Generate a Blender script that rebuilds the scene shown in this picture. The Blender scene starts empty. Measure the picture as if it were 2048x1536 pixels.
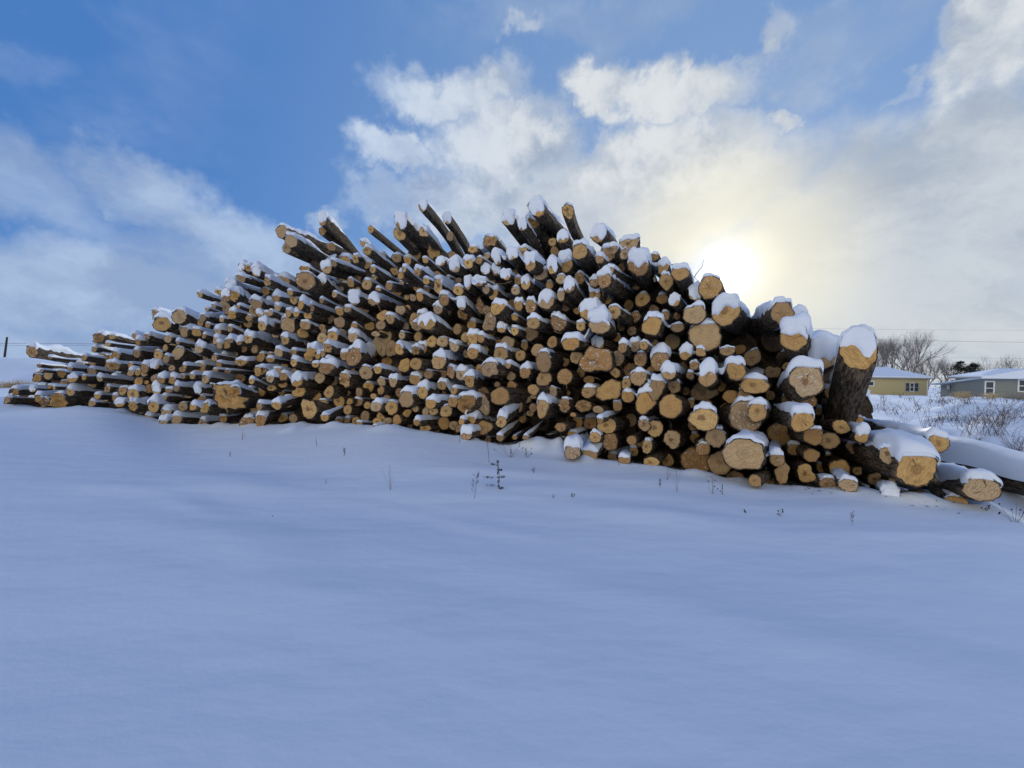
import bpy, math, random
import numpy as np
from mathutils import Matrix, Vector
R = math.radians
random.seed(7)
rng = np.random.default_rng(11)
scn = bpy.context.scene
col = scn.collection

# ---------------------------------------------------------------- camera
FPX = 800.0                                  # focal length in pixels of the 2048 px wide photograph
PITCH, ROLL = R(-1.15), R(0.98)
EYE = np.array([0.0, 0.0, 1.5])
fwd = np.array([0, math.cos(PITCH), math.sin(PITCH)])
rt0 = np.array([1.0, 0, 0]); up0 = np.cross(rt0, fwd)
rgt = rt0*math.cos(ROLL) + up0*math.sin(ROLL)
upv = np.cross(rgt, fwd)
cam_d = bpy.data.cameras.new('camera')
cam_d.sensor_width = 36; cam_d.lens = 36*FPX/2048; cam_d.clip_end = 6000; cam_d.clip_start = .05
cam = bpy.data.objects.new('camera', cam_d); col.objects.link(cam)
cam.matrix_world = Matrix(((rgt[0], upv[0], -fwd[0], EYE[0]), (rgt[1], upv[1], -fwd[1], EYE[1]),
                           (rgt[2], upv[2], -fwd[2], EYE[2]), (0, 0, 0, 1)))
scn.camera = cam

def ray(px, py):
    return fwd + rgt*(px-1024)/FPX - upv*(py-768)/FPX
def at(px, py, D):
    return EYE + ray(px, py)*D
def proj(p):
    q = np.asarray(p) - EYE
    d = q @ fwd
    return 1024 + FPX*(q @ rgt)/d, 768 - FPX*(q @ upv)/d, d

# ---------------------------------------------------------------- exposure, sun
scn.view_settings.view_transform = 'Standard'
scn.view_settings.look = 'None'
scn.view_settings.exposure = 0.10
scn.view_settings.gamma = 1.0
scn.cycles.max_bounces = 6
sd = ray(1450, 545); sd = sd/np.linalg.norm(sd)
SUN_EL = math.asin(sd[2]); SUN_AZ = math.atan2(sd[0], sd[1])
sun_d = bpy.data.lights.new('sun', 'SUN'); sun_d.energy = 2.0; sun_d.angle = R(1.5); sun_d.color = (1, .93, .80)
sun = bpy.data.objects.new('sun', sun_d); col.objects.link(sun)
sun.rotation_euler = Vector((sd[0], sd[1], sd[2])).to_track_quat('Z', 'Y').to_euler()

# ---------------------------------------------------------------- world
world = bpy.data.worlds.new('World'); scn.world = world; world.use_nodes = True
NT = world.node_tree
for n in list(NT.nodes): NT.nodes.remove(n)
class G:                                     # small node-graph writer
    def __init__(s, nt): s.nt = nt
    def n(s, typ, ins=None, **kw):
        nd = s.nt.nodes.new(typ)
        for k, v in kw.items(): setattr(nd, k, v)
        if ins:
            for k, v in ins.items():
                sock = nd.inputs[k]
                if isinstance(v, bpy.types.NodeSocket): s.nt.links.new(v, sock)
                else: sock.default_value = v
        return nd
    def m(s, op, a, b=0.0, c=None, clamp=False):
        d = {0: a, 1: b}
        if c is not None: d[2] = c
        return s.n('ShaderNodeMath', d, operation=op, use_clamp=clamp).outputs[0]
    def v(s, op, a, b=None, out=0, sc=None):
        d = {0: a}
        if b is not None: d[1] = b
        if sc is not None: d['Scale'] = sc
        return s.n('ShaderNodeVectorMath', d, operation=op).outputs[out]
    def ss(s, x, a, b, c=0.0, d=1.0):        # smoothstep map
        return s.n('ShaderNodeMapRange', {'Value': x, 'From Min': a, 'From Max': b, 'To Min': c, 'To Max': d},
                   interpolation_type='SMOOTHSTEP').outputs['Result']
    def mix(s, f, a, b, t='RGBA', blend='MIX'):
        nd = s.nt.nodes.new('ShaderNodeMix'); nd.data_type = t
        if t == 'RGBA': nd.blend_type = blend; ia, ib, o = 6, 7, 2
        else: ia, ib, o = 2, 3, 0
        for i, v in ((0, f), (ia, a), (ib, b)):
            if isinstance(v, bpy.types.NodeSocket): s.nt.links.new(v, nd.inputs[i])
            else:
                if t == 'RGBA' and i and len(v) == 3: v = (*v, 1)
                nd.inputs[i].default_value = v
        return nd.outputs[o]
    def noise(s, vec, scale, detail=4, rough=.55, dist=0.0, out=0, dim='3D', w=None):
        d = {'Scale': scale, 'Detail': detail, 'Roughness': rough, 'Distortion': dist}
        if vec is not None: d['Vector'] = vec
        if w is not None: d['W'] = w
        return s.n('ShaderNodeTexNoise', d, noise_dimensions=dim).outputs[out]
    def sep(s, v): return s.n('ShaderNodeSeparateXYZ', {0: v}).outputs
    def comb(s, x, y, z=0.0): return s.n('ShaderNodeCombineXYZ', {0: x, 1: y, 2: z}).outputs[0]
def lin(r, g, b):
    f = lambda c: (c/255/12.92) if c/255 <= .04045 else ((c/255+.055)/1.055)**2.4
    return (f(r), f(g), f(b))

g = G(NT)
SKYS = 0.1                                   # background strength
tc = g.n('ShaderNodeTexCoord').outputs['Generated']
dx, dy, dz = g.sep(tc)
az = g.m('ARCTAN2', dx, dy); el = g.m('ARCSINE', dz)
sky = g.n('ShaderNodeTexSky', sky_type='NISHITA', sun_disc=False, sun_elevation=SUN_EL, sun_rotation=SUN_AZ,
          altitude=200, air_density=1.0, dust_density=0.4, ozone_density=3.0).outputs[0]
# the blue of the open sky, deeper away from the sun
sunv = g.v('DOT_PRODUCT', tc, tuple(sd), out=1)
bluec = g.mix(g.ss(sunv, .35, .98), tuple(c*10*.92 for c in lin(74, 132, 210)), tuple(c*10 for c in lin(124, 160, 210)))
sky = g.mix(.72, sky, bluec)
# ragged cloud coordinates
warp = g.noise(tc, 4.5, 5, .6, out=1)
warp2 = g.noise(tc, 15.0, 6, .62, out=1)
wv = g.v('ADD', g.v('SCALE', g.v('SUBTRACT', warp, (.5, .5, .5)), sc=.20), g.v('SCALE', g.v('SUBTRACT', warp2, (.5, .5, .5)), sc=.09))
ae = g.v('ADD', g.comb(az, el), wv)
def pxang(px, py):
    d = ray(px, py); d = d/np.linalg.norm(d)
    return math.atan2(d[0], d[1]), math.asin(d[2])
def blobs(lst):
    tot = None
    for (px, py, rx, ry, rot, w) in lst:
        a, e = pxang(px, py)
        a1, e1 = pxang(px+10, py); a2, e2 = pxang(px, py-10)
        sx = rx*math.hypot(a1-a, 0)/10; sy = ry*abs(e2-e)/10
        mp = g.n('ShaderNodeMapping', {'Vector': ae, 'Location': (a, e, 0), 'Rotation': (0, 0, R(rot)), 'Scale': (sx, sy, 1)}, vector_type='TEXTURE')
        xy = g.v('MULTIPLY', mp.outputs[0], (1, 1, 0))
        l = g.v('LENGTH', xy, out=1)
        b = g.ss(l, 1.25, .25, 0, w)
        tot = b if tot is None else g.m('MAXIMUM', tot, b)
    return tot
crisp = blobs([(900, 170, 205, 95, 0, 1.05), (1010, 290, 210, 140, 0, 1.05), (800, 285, 105, 55, 0, 1), (900, 400, 250, 100, 0, 1),
               (1190, 165, 105, 80, 0, 1), (1330, 180, 215, 80, -8, 1.05), (1330, 320, 260, 130, 0, 1),
               (1560, 228, 52, 26, 0, .8), (1525, 85, 65, 70, 20, .66), (1050, 70, 60, 34, 0, .5),
               (1980, 70, 200, 140, -20, 1), (630, 405, 60, 50, 0, .85), (1800, 180, 110, 30, 20, .55)])
soft = blobs([(1750, 470, 520, 260, 0, 1.0), (1950, 380, 380, 260, 0, 1.0), (1600, 650, 700, 170, 0, 1),
              (1250, 420, 480, 170, 0, .95), (1130, 40, 430, 110, 0, .38), (1700, 90, 350, 120, 0, .40),
              (60, 370, 330, 130, -28, .62), (330, 420, 300, 95, -18, .74), (470, 500, 260, 110, -15, .85), (150, 600, 620, 150, 0, .92),
              (700, 560, 560, 110, 0, .92), (30, 110, 240, 70, 0, .22)])
low = g.ss(el, R(9), R(0), 0, .9)
fb = g.noise(tc, 9.0, 8, .60)
fb2 = g.noise(g.v('MULTIPLY', tc, (1, 1, 2.2)), 3.0, 5, .55)
ov = g.ss(g.noise(g.v('MULTIPLY', tc, (1, 1, 1.6)), 2.6, 5), .48, .70, 0, .35)           # thin cloud elsewhere in the sky
ov = g.m('MULTIPLY', ov, g.ss(sunv, .62, .35))
cc = g.ss(g.m('ADD', crisp, g.m('ADD', g.m('MULTIPLY', g.m('SUBTRACT', fb, .5), 1.2), g.m('MULTIPLY', g.m('SUBTRACT', g.noise(tc, 24, 6, .65), .5), .5))), .16, 1.02)
sc_ = g.m('ADD', g.m('MAXIMUM', soft, low), g.m('ADD', g.m('MULTIPLY', g.m('SUBTRACT', fb2, .5), .7), g.m('MULTIPLY', g.m('SUBTRACT', fb, .5), .35)))
sc_ = g.m('MAXIMUM', g.ss(sc_, .12, .88), ov)
cov = g.m('SUBTRACT', 1.0, g.m('MULTIPLY', g.m('SUBTRACT', 1.0, cc), g.m('SUBTRACT', 1.0, sc_)))
# cloud shade: grey body, pale puffs and edges, warm white towards the sun
right = g.ss(az, R(-30), R(12))
body = g.mix(right, lin(158, 180, 214), lin(184, 193, 205))
puff = g.mix(right, lin(190, 206, 228), lin(218, 222, 225))
lump = g.noise(g.v('ADD', tc, g.v('SCALE', warp, sc=.15)), 7.0, 7, .58)
edge = g.ss(cc, .98, .35)
pf = g.m('MULTIPLY', g.m('MAXIMUM', g.ss(g.m('ADD', g.m('MULTIPLY', lump, .6), g.m('MULTIPLY', fb, .4)), .42, .62), g.m('MULTIPLY', edge, .8)), g.m('ADD', g.m('MULTIPLY', cc, .75), .18), clamp=True)
mot = g.ss(g.noise(g.v('ADD', g.v('MULTIPLY', tc, (1, 1, 1.7)), g.v('SCALE', warp, sc=.25)), 4.2, 7, .6), .36, .66)
body = g.mix(mot, g.v('MULTIPLY', body, (.66, .72, .80)), g.v('MULTIPLY', body, (1.08, 1.07, 1.04)))
ccol = g.mix(pf, body, puff)
glow1 = g.ss(sunv, math.cos(R(19)), math.cos(R(2)), 0, 1)
glow1 = g.m('POWER', glow1, 1.6)
ccol = g.mix(g.m('MULTIPLY', glow1, .8), ccol, lin(246, 241, 220))
lowl = g.m('MULTIPLY', g.ss(el, R(14), R(2)), right)
ccol = g.mix(g.m('MULTIPLY', lowl, .3), ccol, lin(222, 224, 220))
ccol = g.v('SCALE', ccol, sc=1/SKYS)
fin = g.mix(cov, sky, ccol)
# the veiled sun itself
halo = g.m('POWER', g.ss(sunv, math.cos(R(9)), math.cos(R(2.0))), 3.0)
fin = g.v('ADD', fin, g.v('SCALE', (1.0, .92, .70), sc=g.m('MULTIPLY', halo, .20/SKYS)))
halo2 = g.m('POWER', g.ss(sunv, math.cos(R(5.2)), math.cos(R(1.2))), 2.0)
fin = g.v('ADD', fin, g.v('SCALE', (1.0, .88, .58), sc=g.m('MULTIPLY', halo2, .38/SKYS)))
core = g.ss(g.m('ADD', sunv, g.m('MULTIPLY', g.m('SUBTRACT', fb, .5), .0012)), math.cos(R(2.7)), math.cos(R(.5)))
fin = g.v('ADD', fin, g.v('SCALE', (1.0, .95, .82), sc=g.m('MULTIPLY', g.m('POWER', core, 1.6), 3.0/SKYS)))
# unseen bright low sky opposite the sun, added to warm the log ends
back = g.m('MULTIPLY', g.ss(sunv, .15, -.45), g.ss(el, R(52), R(22)))
back = g.m('MULTIPLY', back, g.m('ADD', .75, g.m('MULTIPLY', g.noise(tc, 3.5, 5), .5)))
fin = g.mix(back, fin, (1.30/SKYS, 1.16/SKYS, .92/SKYS))
bg = g.n('ShaderNodeBackground', {'Color': fin, 'Strength': SKYS})
out = g.n('ShaderNodeOutputWorld', {'Surface': bg.outputs[0]})

# ---------------------------------------------------------------- object helpers
def tag(o, label=None, cat=None, group=None, kind=None):
    if label: o['label'] = label
    if cat: o['category'] = cat
    if group: o['group'] = group
    if kind: o['kind'] = kind
    return o
def mesh_obj(name, V, F, mat, parent=None, lc=None, smooth=True):
    me = bpy.data.meshes.new(name)
    V = np.asarray(V, dtype=np.float32)
    lens = [len(f) for f in F]
    me.vertices.add(len(V)); me.vertices.foreach_set('co', V.ravel())
    flat = [i for f in F for i in f]
    me.loops.add(len(flat)); me.loops.foreach_set('vertex_index', flat)
    me.polygons.add(len(F))
    me.polygons.foreach_set('loop_start', np.concatenate([[0], np.cumsum(lens)[:-1]]).astype(np.int32))
    me.polygons.foreach_set('loop_total', np.array(lens, dtype=np.int32))
    if lc is not None:
        a = me.attributes.new('lc', 'FLOAT_VECTOR', 'POINT'); a.data.foreach_set('vector', np.asarray(lc, dtype=np.float32).ravel())
    me.update(calc_edges=True); me.validate()
    me.polygons.foreach_set('use_smooth', [smooth]*len(me.polygons))
    me.materials.append(mat)
    o = bpy.data.objects.new(name, me); col.objects.link(o)
    if parent: o.parent = parent
    return o
def empty(name, M):
    o = bpy.data.objects.new(name, None); col.objects.link(o); o.empty_display_size = .2
    o.matrix_world = M
    return o
class MB:
    """collects shapes, then links them as one mesh"""
    def __init__(s): s.V = []; s.F = []; s.n = 0
    def add(s, V, F):
        s.V.append(np.asarray(V, float)); s.F += [tuple(i+s.n for i in f) for f in F]; s.n += len(V)
    def box(s, x0, x1, y0, y1, z0, z1):
        V = [(x, y, z) for x in (x0, x1) for y in (y0, y1) for z in (z0, z1)]
        s.add(V, [(0, 1, 3, 2), (4, 6, 7, 5), (0, 4, 5, 1), (2, 3, 7, 6), (0, 2, 6, 4), (1, 5, 7, 3)])
    def tube(s, P, rad, k=4, caps=True):
        P = [np.asarray(p, float) for p in P]
        rad = rad if hasattr(rad, '__len__') else [rad]*len(P)
        V = []; n = len(P)
        t0 = P[-1]-P[0]; a = np.array([0, 0, 1.0]) if abs(t0[2]) < .8*np.linalg.norm(t0) else np.array([1.0, 0, 0])
        for i in range(n):
            t = P[min(i+1, n-1)]-P[max(i-1, 0)]; t = t/(np.linalg.norm(t)+1e-9)
            u = np.cross(t, a); u /= np.linalg.norm(u)+1e-9; w = np.cross(t, u)
            for j in range(k):
                th = 2*math.pi*j/k
                V.append(P[i]+rad[i]*(math.cos(th)*u+math.sin(th)*w))
        F = [(i*k+j, i*k+(j+1) % k, (i+1)*k+(j+1) % k, (i+1)*k+j) for i in range(n-1) for j in range(k)]
        if caps: F += [tuple(range(k))[::-1], tuple(range((n-1)*k, n*k))]
        s.add(V, F)
    def build(s, name, mat, parent=None, smooth=False):
        return mesh_obj(name, np.concatenate(s.V), s.F, mat, parent, smooth=smooth)

# ---------------------------------------------------------------- materials
def new_mat(name):
    m = bpy.data.materials.new(name); m.use_nodes = True
    nt = m.node_tree
    for n in list(nt.nodes): nt.nodes.remove(n)
    return m, G(nt)
def finish(gg, colr, rough=.8, bump=None, bstr=.5, bdist=.02, spec=.3, **kw):
    ins = {'Base Color': colr if isinstance(colr, bpy.types.NodeSocket) else (*colr, 1), 'Roughness': rough, 'Specular IOR Level': spec}
    ins.update(kw)
    if bump is not None:
        ins['Normal'] = gg.n('ShaderNodeBump', {'Height': bump, 'Strength': bstr, 'Distance': bdist}).outputs[0]
    p = gg.n('ShaderNodeBsdfPrincipled', ins)
    gg.n('ShaderNodeOutputMaterial', {'Surface': p.outputs[0]})
def simple(name, c, rough=.8, nscale=8, var=.2, bdist=.01):
    m, q = new_mat(name)
    o = q.n('ShaderNodeTexCoord').outputs['Object']
    nz = q.noise(o, nscale, 5)
    finish(q, q.mix(nz, tuple(x*(1-var) for x in c), tuple(min(1, x*(1+var)) for x in c)), rough, bump=nz, bdist=bdist)
    return m
def snow_mat(name, fine=40.0, bd=.004, grains=True):
    m, q = new_mat(name)
    o = q.n('ShaderNodeNewGeometry').outputs['Position']
    a = q.noise(o, fine, 5, .6); b = q.noise(o, fine*.15, 4, .5)
    h = q.m('ADD', q.m('MULTIPLY', a, .35), b)
    c = q.mix(b, (.71, .80, .95), (.77, .85, .96))
    finish(q, c, .62, bump=h, bstr=.55, bdist=bd, spec=.25)
    return m
SNOW = snow_mat('snow_on_logs', 45, .012)
def bark_mat():
    m, q = new_mat('bark')
    lc = q.n('ShaderNodeAttribute', attribute_name='lc').outputs['Vector']
    st = q.v('MULTIPLY', lc, (1, 1, .16))
    rid = q.noise(st, 38, 6, .62, .6)
    fine = q.noise(q.v('MULTIPLY', lc, (1, 1, .45)), 120, 4, .6)
    big = q.noise(lc, 2.2, 4, .55)
    plate = q.ss(rid, .40, .62)
    c = q.mix(plate, (.030, .023, .018), (.135, .108, .082))
    c = q.mix(q.ss(big, .45, .68), c, q.mix(plate, (.055, .040, .028), (.25, .185, .12)))
    c = q.mix(q.ss(q.noise(lc, 7.0, 5, .6), .62, .72, 0, .5), c, (.20, .115, .055))        # torn patches of inner bark
    frost = q.ss(q.noise(lc, 26, 6, .7), .60, .68, 0, .6)
    c = q.mix(frost, c, (.45, .48, .52))
    h = q.m('ADD', rid, q.m('MULTIPLY', fine, .35))
    finish(q, c, .92, bump=h, bstr=.9, bdist=.03, spec=.15)
    return m
BARK = bark_mat()
def wood_mat():
    m, q = new_mat('sawn_wood')
    lc = q.n('ShaderNodeAttribute', attribute_name='lc').outputs['Vector']      # x, y over the radius; z = a number per log
    x, y, z = q.sep(lc)
    xy = q.comb(x, y, 0.0)
    wn = q.n('ShaderNodeTexWhiteNoise', {'W': z}, noise_dimensions='1D')
    rnd = wn.outputs['Value']; r3 = q.sep(wn.outputs['Color'])
    off = q.v('SCALE', wn.outputs['Color'], sc=40.0)
    pos = q.v('ADD', xy, off)
    wob = q.noise(pos, 1.6, 3, .5, out=1)
    pith = q.v('SCALE', q.v('SUBTRACT', wn.outputs['Color'], (.5, .5, .5)), sc=.35)
    cen = q.v('MULTIPLY', q.v('ADD', q.v('ADD', xy, pith), q.v('SCALE', q.v('SUBTRACT', wob, (.5, .5, .5)), sc=.45)), (1, 1, 0))
    r = q.v('LENGTH', cen, out=1)
    rings = q.noise(None, 16, 4, .7, dim='1D', w=q.m('ADD', r, z))
    ang = q.m('MULTIPLY', r3[0], 6.283)
    rot = q.n('ShaderNodeVectorRotate', {'Vector': pos, 'Angle': ang}, rotation_type='Z_AXIS').outputs[0]
    saw = q.noise(q.v('MULTIPLY', rot, (14, 1.2, 1)), 1.5, 4, .6)
    blot = q.noise(pos, 2.6, 5, .6)
    base = q.mix(rnd, (.66, .385, .12), (.88, .62, .26))
    base = q.mix(q.ss(r3[1], .6, .95, 0, .8), base, (.38, .20, .08))
    base = q.mix(q.ss(r3[2], .5, .85, 0, .85), base, (.62, .52, .36))
    c = q.mix(q.ss(rings, .32, .66, 0, .62), base, (.27, .15, .06))
    c = q.mix(q.ss(saw, .45, .68, 0, .6), c, (.24, .135, .055))
    c = q.mix(q.ss(blot, .50, .72, 0, .4), c, (.23, .12, .05))
    heart = q.ss(q.m('ADD', r, q.m('MULTIPLY', q.m('SUBTRACT', blot, .5), .5)), .34, .16)
    c = q.mix(q.m('MULTIPLY', heart, q.ss(r3[0], .25, .8, 0, .85)), c, (.17, .075, .03))
    # drying cracks running out from the pith
    cx, cy, _ = q.sep(cen)
    th = q.m('ARCTAN2', cy, cx)
    cn = q.noise(None, 1.3, 1, .4, dim='1D', w=q.m('ADD', q.m('ADD', th, q.m('MULTIPLY', rnd, 50)), q.m('MULTIPLY', wob, .0)))
    ck = q.m('MULTIPLY', q.m('LESS_THAN', q.m('ABSOLUTE', q.m('SUBTRACT', cn, .5)), .007), q.ss(r, .75, .45))
    ck = q.m('MULTIPLY', ck, q.m('GREATER_THAN', r3[1], .4))
    c = q.mix(q.m('MULTIPLY', ck, .85), c, (.05, .025, .012))
    rim = q.ss(q.v('LENGTH', q.v('MULTIPLY', lc, (1, 1, 0)), out=1), .90, .99)
    c = q.mix(q.ss(q.sep(q.n('ShaderNodeTexWhiteNoise', {'W': q.m('ADD', z, 9.3)}, noise_dimensions='1D').outputs['Color'])[0], .55, 1.0, 0, .55), c, (.17, .10, .055))
    c = q.mix(q.m('MULTIPLY', rim, .6), c, (.20, .12, .06))
    # wind-blown snow caught on the saw cut of some ends
    dn = q.noise(q.v('MULTIPLY', rot, (2.2, 1, 1)), 3.2, 8, .72)
    dust = q.ss(q.m('ADD', dn, q.m('MULTIPLY', q.ss(r3[1], .3, 1.0), .10)), .66, .71)
    c = q.mix(dust, c, (.82, .86, .90))
    h = q.m('ADD', q.m('MULTIPLY', saw, .6), q.m('ADD', q.m('MULTIPLY', blot, .5), q.m('MULTIPLY', dust, .5)))
    finish(q, c, .75, bump=h, bstr=.6, bdist=.015, spec=.2)
    return m
WOOD = wood_mat()

# ---------------------------------------------------------------- the pile's footing and the ground
def sm(t): t = np.clip(t, 0, 1); return t*t*(3-2*t)
KX = np.array([-400, 20, 200, 330, 500, 750, 900, 1000, 1130, 1320, 1500, 1700, 1900, 2000, 2150, 2500.])
KD = np.array([19, 17, 14.5, 12.5, 11, 9.5, 8.6, 8, 7.3, 6.5, 5.8, 5.2, 4.7, 4.6, 4.5, 4.4])
KB = np.array([790, 806, 812, 852, 850, 848, 872, 893, 914, 934, 968, 984, 1014, 1014, 1040, 1080.])
def baseD(px): return np.interp(px, KX, KD)
def baseY(px): return np.interp(px, KX, KB)
def basez(px):
    D = baseD(px)
    return (EYE + (fwd + rgt*(px-1024)/FPX - upv*(baseY(px)-768)/FPX)*D)[2]
BZX = np.arange(-400, 2501, 20.0)
BZ = np.array([basez(p) for p in BZX])
ker = np.exp(-np.linspace(-2, 2, 15)**2); ker /= ker.sum()
BZ = np.convolve(np.pad(BZ, 7, mode='edge'), ker, 'valid')
BD = np.convolve(np.pad(np.interp(BZX, KX, KD), 7, mode='edge'), ker, 'valid')
print('base heights', [round(float(b), 2) for b in BZ[::8]])
SN = [(random.uniform(.15, .9), random.uniform(0, 6.28), random.uniform(0, 6.28)) for _ in range(10)]
def ripple(x, y):
    z = 0
    for i, (k, a, ph) in enumerate(SN):
        z = z + np.sin((x*math.cos(a)*.6+y*math.sin(a))*k*1.6+ph+.8*np.sin(.3*x+ph))/(3+k*9)
    return z*.14
RN = [(random.uniform(.5, 3.0), random.uniform(0, 6.28), random.uniform(0, 6.28)) for _ in range(16)]
def rough(x, y):
    z = 0
    for (k, a, ph) in RN: z = z + np.sin((x*math.cos(a)+y*math.sin(a))*k+ph+1.3*np.sin(.37*y+ph))/k**.8
    return z*.035
def bump(x, y, cx, cy, sx, sy, h, rot=0):
    c, s = math.cos(rot), math.sin(rot); u = (x-cx)*c+(y-cy)*s; v = -(x-cx)*s+(y-cy)*c
    return h*np.exp(-(u/sx)**2-(v/sy)**2)
def P2(px, D): p = at(px, 768, D); return p[0], p[1]
MOUNDS = []
def addm(px, D, sx, sy, h, rot=0): x, y = P2(px, D); MOUNDS.append((x, y, sx, sy, h, rot))
addm(1850, 9.5, 2.6, .9, .55, -.5); addm(1960, 8.2, 1.6, .9, .35, -.6); addm(1790, 9.0, .9, .7, .30)
addm(1990, 20, 2.6, 1.1, .5); addm(1860, 24, 2.0, 1.0, .35); addm(1930, 16, 1.4, .8, .22); addm(2060, 14, 1.6, .9, .4)
addm(1780, 26, 3.5, 1.0, .4); addm(588, 9.6, .16, .35, .10); addm(775, 8.9, .35, .4, .10); addm(690, 9.2, 1.2, .5, -.03)
addm(1000, 5.9, 1.6, .35, .03, -.15); addm(1250, 5.0, 1.6, .3, .03, -.2); addm(1400, 4.2, 1.4, .25, .025, -.2); addm(60, 13, 2.2, .8, .12)
addm(1085, 7.95, .38, .30, .46); addm(1125, 7.75, .18, .25, .38); addm(2010, 5.4, .9, .5, .12)
_rm = random.Random(3)
for _px in range(40, 1900, 45):
    addm(_px+_rm.uniform(-15, 15), float(np.interp(_px, KX, KD))*_rm.uniform(.985, 1.03), _rm.uniform(.12, .4), _rm.uniform(.1, .25), _rm.uniform(-.02, .10))
for _ in range(26):
    addm(_rm.uniform(200, 1900), _rm.uniform(2.2, 6.0), _rm.uniform(.5, 1.8), _rm.uniform(.12, .4), _rm.uniform(.008, .028), _rm.uniform(-.5, .2))
addm(20, 40, 5, 3, .5)
def ground_z(x, y):
    x = np.asarray(x, float); y = np.asarray(y, float)
    r = np.hypot(x, y)
    yy = np.maximum(y, 1e-3)
    px = np.clip(1024+FPX*x/yy, -400, 2500)
    px = np.where(y <= .02, np.where(x < 0, -400, 2500), px)
    D = np.interp(px, BZX, BD); bz = np.interp(px, BZX, BZ)
    t = np.clip(y/D, 0, None)
    zf = bz*sm((t-.42)/.56)                       # rises or falls from the camera's feet to the foot of the pile
    # behind the front edge: sink under the logs, then back to the field
    under = sm((t-1.0)/.06)*(1-sm((t-1.7)/.8))
    inside = sm((px-10)/90)*(1-sm((px-1900)/90))
    left = 1-sm((px-80)/500)
    far = left*(1.25*sm((r-15)/45)+.75-np.clip(r-75, 0, 60)*.012) + (1-left)*(.10*sm((r-12)/40)-np.clip(r-62, 0, 400)*.035)
    z = zf*(1-sm((t-1.3)/1.2)) + far*sm((t-1.3)/1.2)
    z = z - under*inside*.25
    z = z + ripple(x, y)*(.55+sm((r-14)/10))*sm(r/2.5)
    z = z + rough(x, y)*(sm((t-1.5)/.8))*sm((r-8)/5)
    for m in MOUNDS: z = z + bump(x, y, *m)
    return z
na, nr = 900, 330
AZ = np.concatenate([np.linspace(-62, 62, 720), np.linspace(62, 298, 181)[1:-1]])
RR = np.concatenate([[.25], np.geomspace(.5, 30, 260), np.geomspace(30.5, 2500, 70)])
na = len(AZ); nr = len(RR)
A, RRg = np.meshgrid(np.radians(AZ), RR)
X = RRg*np.sin(A); Y = RRg*np.cos(A); Z = ground_z(X, Y)
V = np.stack([X, Y, Z], -1).reshape(-1, 3)
F = [(i*na+j, i*na+(j+1) % na, (i+1)*na+(j+1) % na, (i+1)*na+j) for i in range(nr-1) for j in range(na)]
F = [f[::-1] for f in F] + [tuple(range(na))[::-1]]
def ground_mat():
    m, q = new_mat('field_snow')
    o = q.n('ShaderNodeNewGeometry').outputs['Position']
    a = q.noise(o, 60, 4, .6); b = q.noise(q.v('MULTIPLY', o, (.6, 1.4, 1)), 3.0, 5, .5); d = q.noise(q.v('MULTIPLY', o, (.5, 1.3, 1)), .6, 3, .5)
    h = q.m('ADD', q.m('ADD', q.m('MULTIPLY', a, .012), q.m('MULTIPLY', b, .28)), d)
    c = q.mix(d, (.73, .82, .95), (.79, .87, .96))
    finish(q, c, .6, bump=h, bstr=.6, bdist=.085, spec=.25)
    return m
ground = tag(mesh_obj('ground', V, F, ground_mat()), 'smooth snow covered ground spreading from the foreground to the far field', kind='structure')

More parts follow.
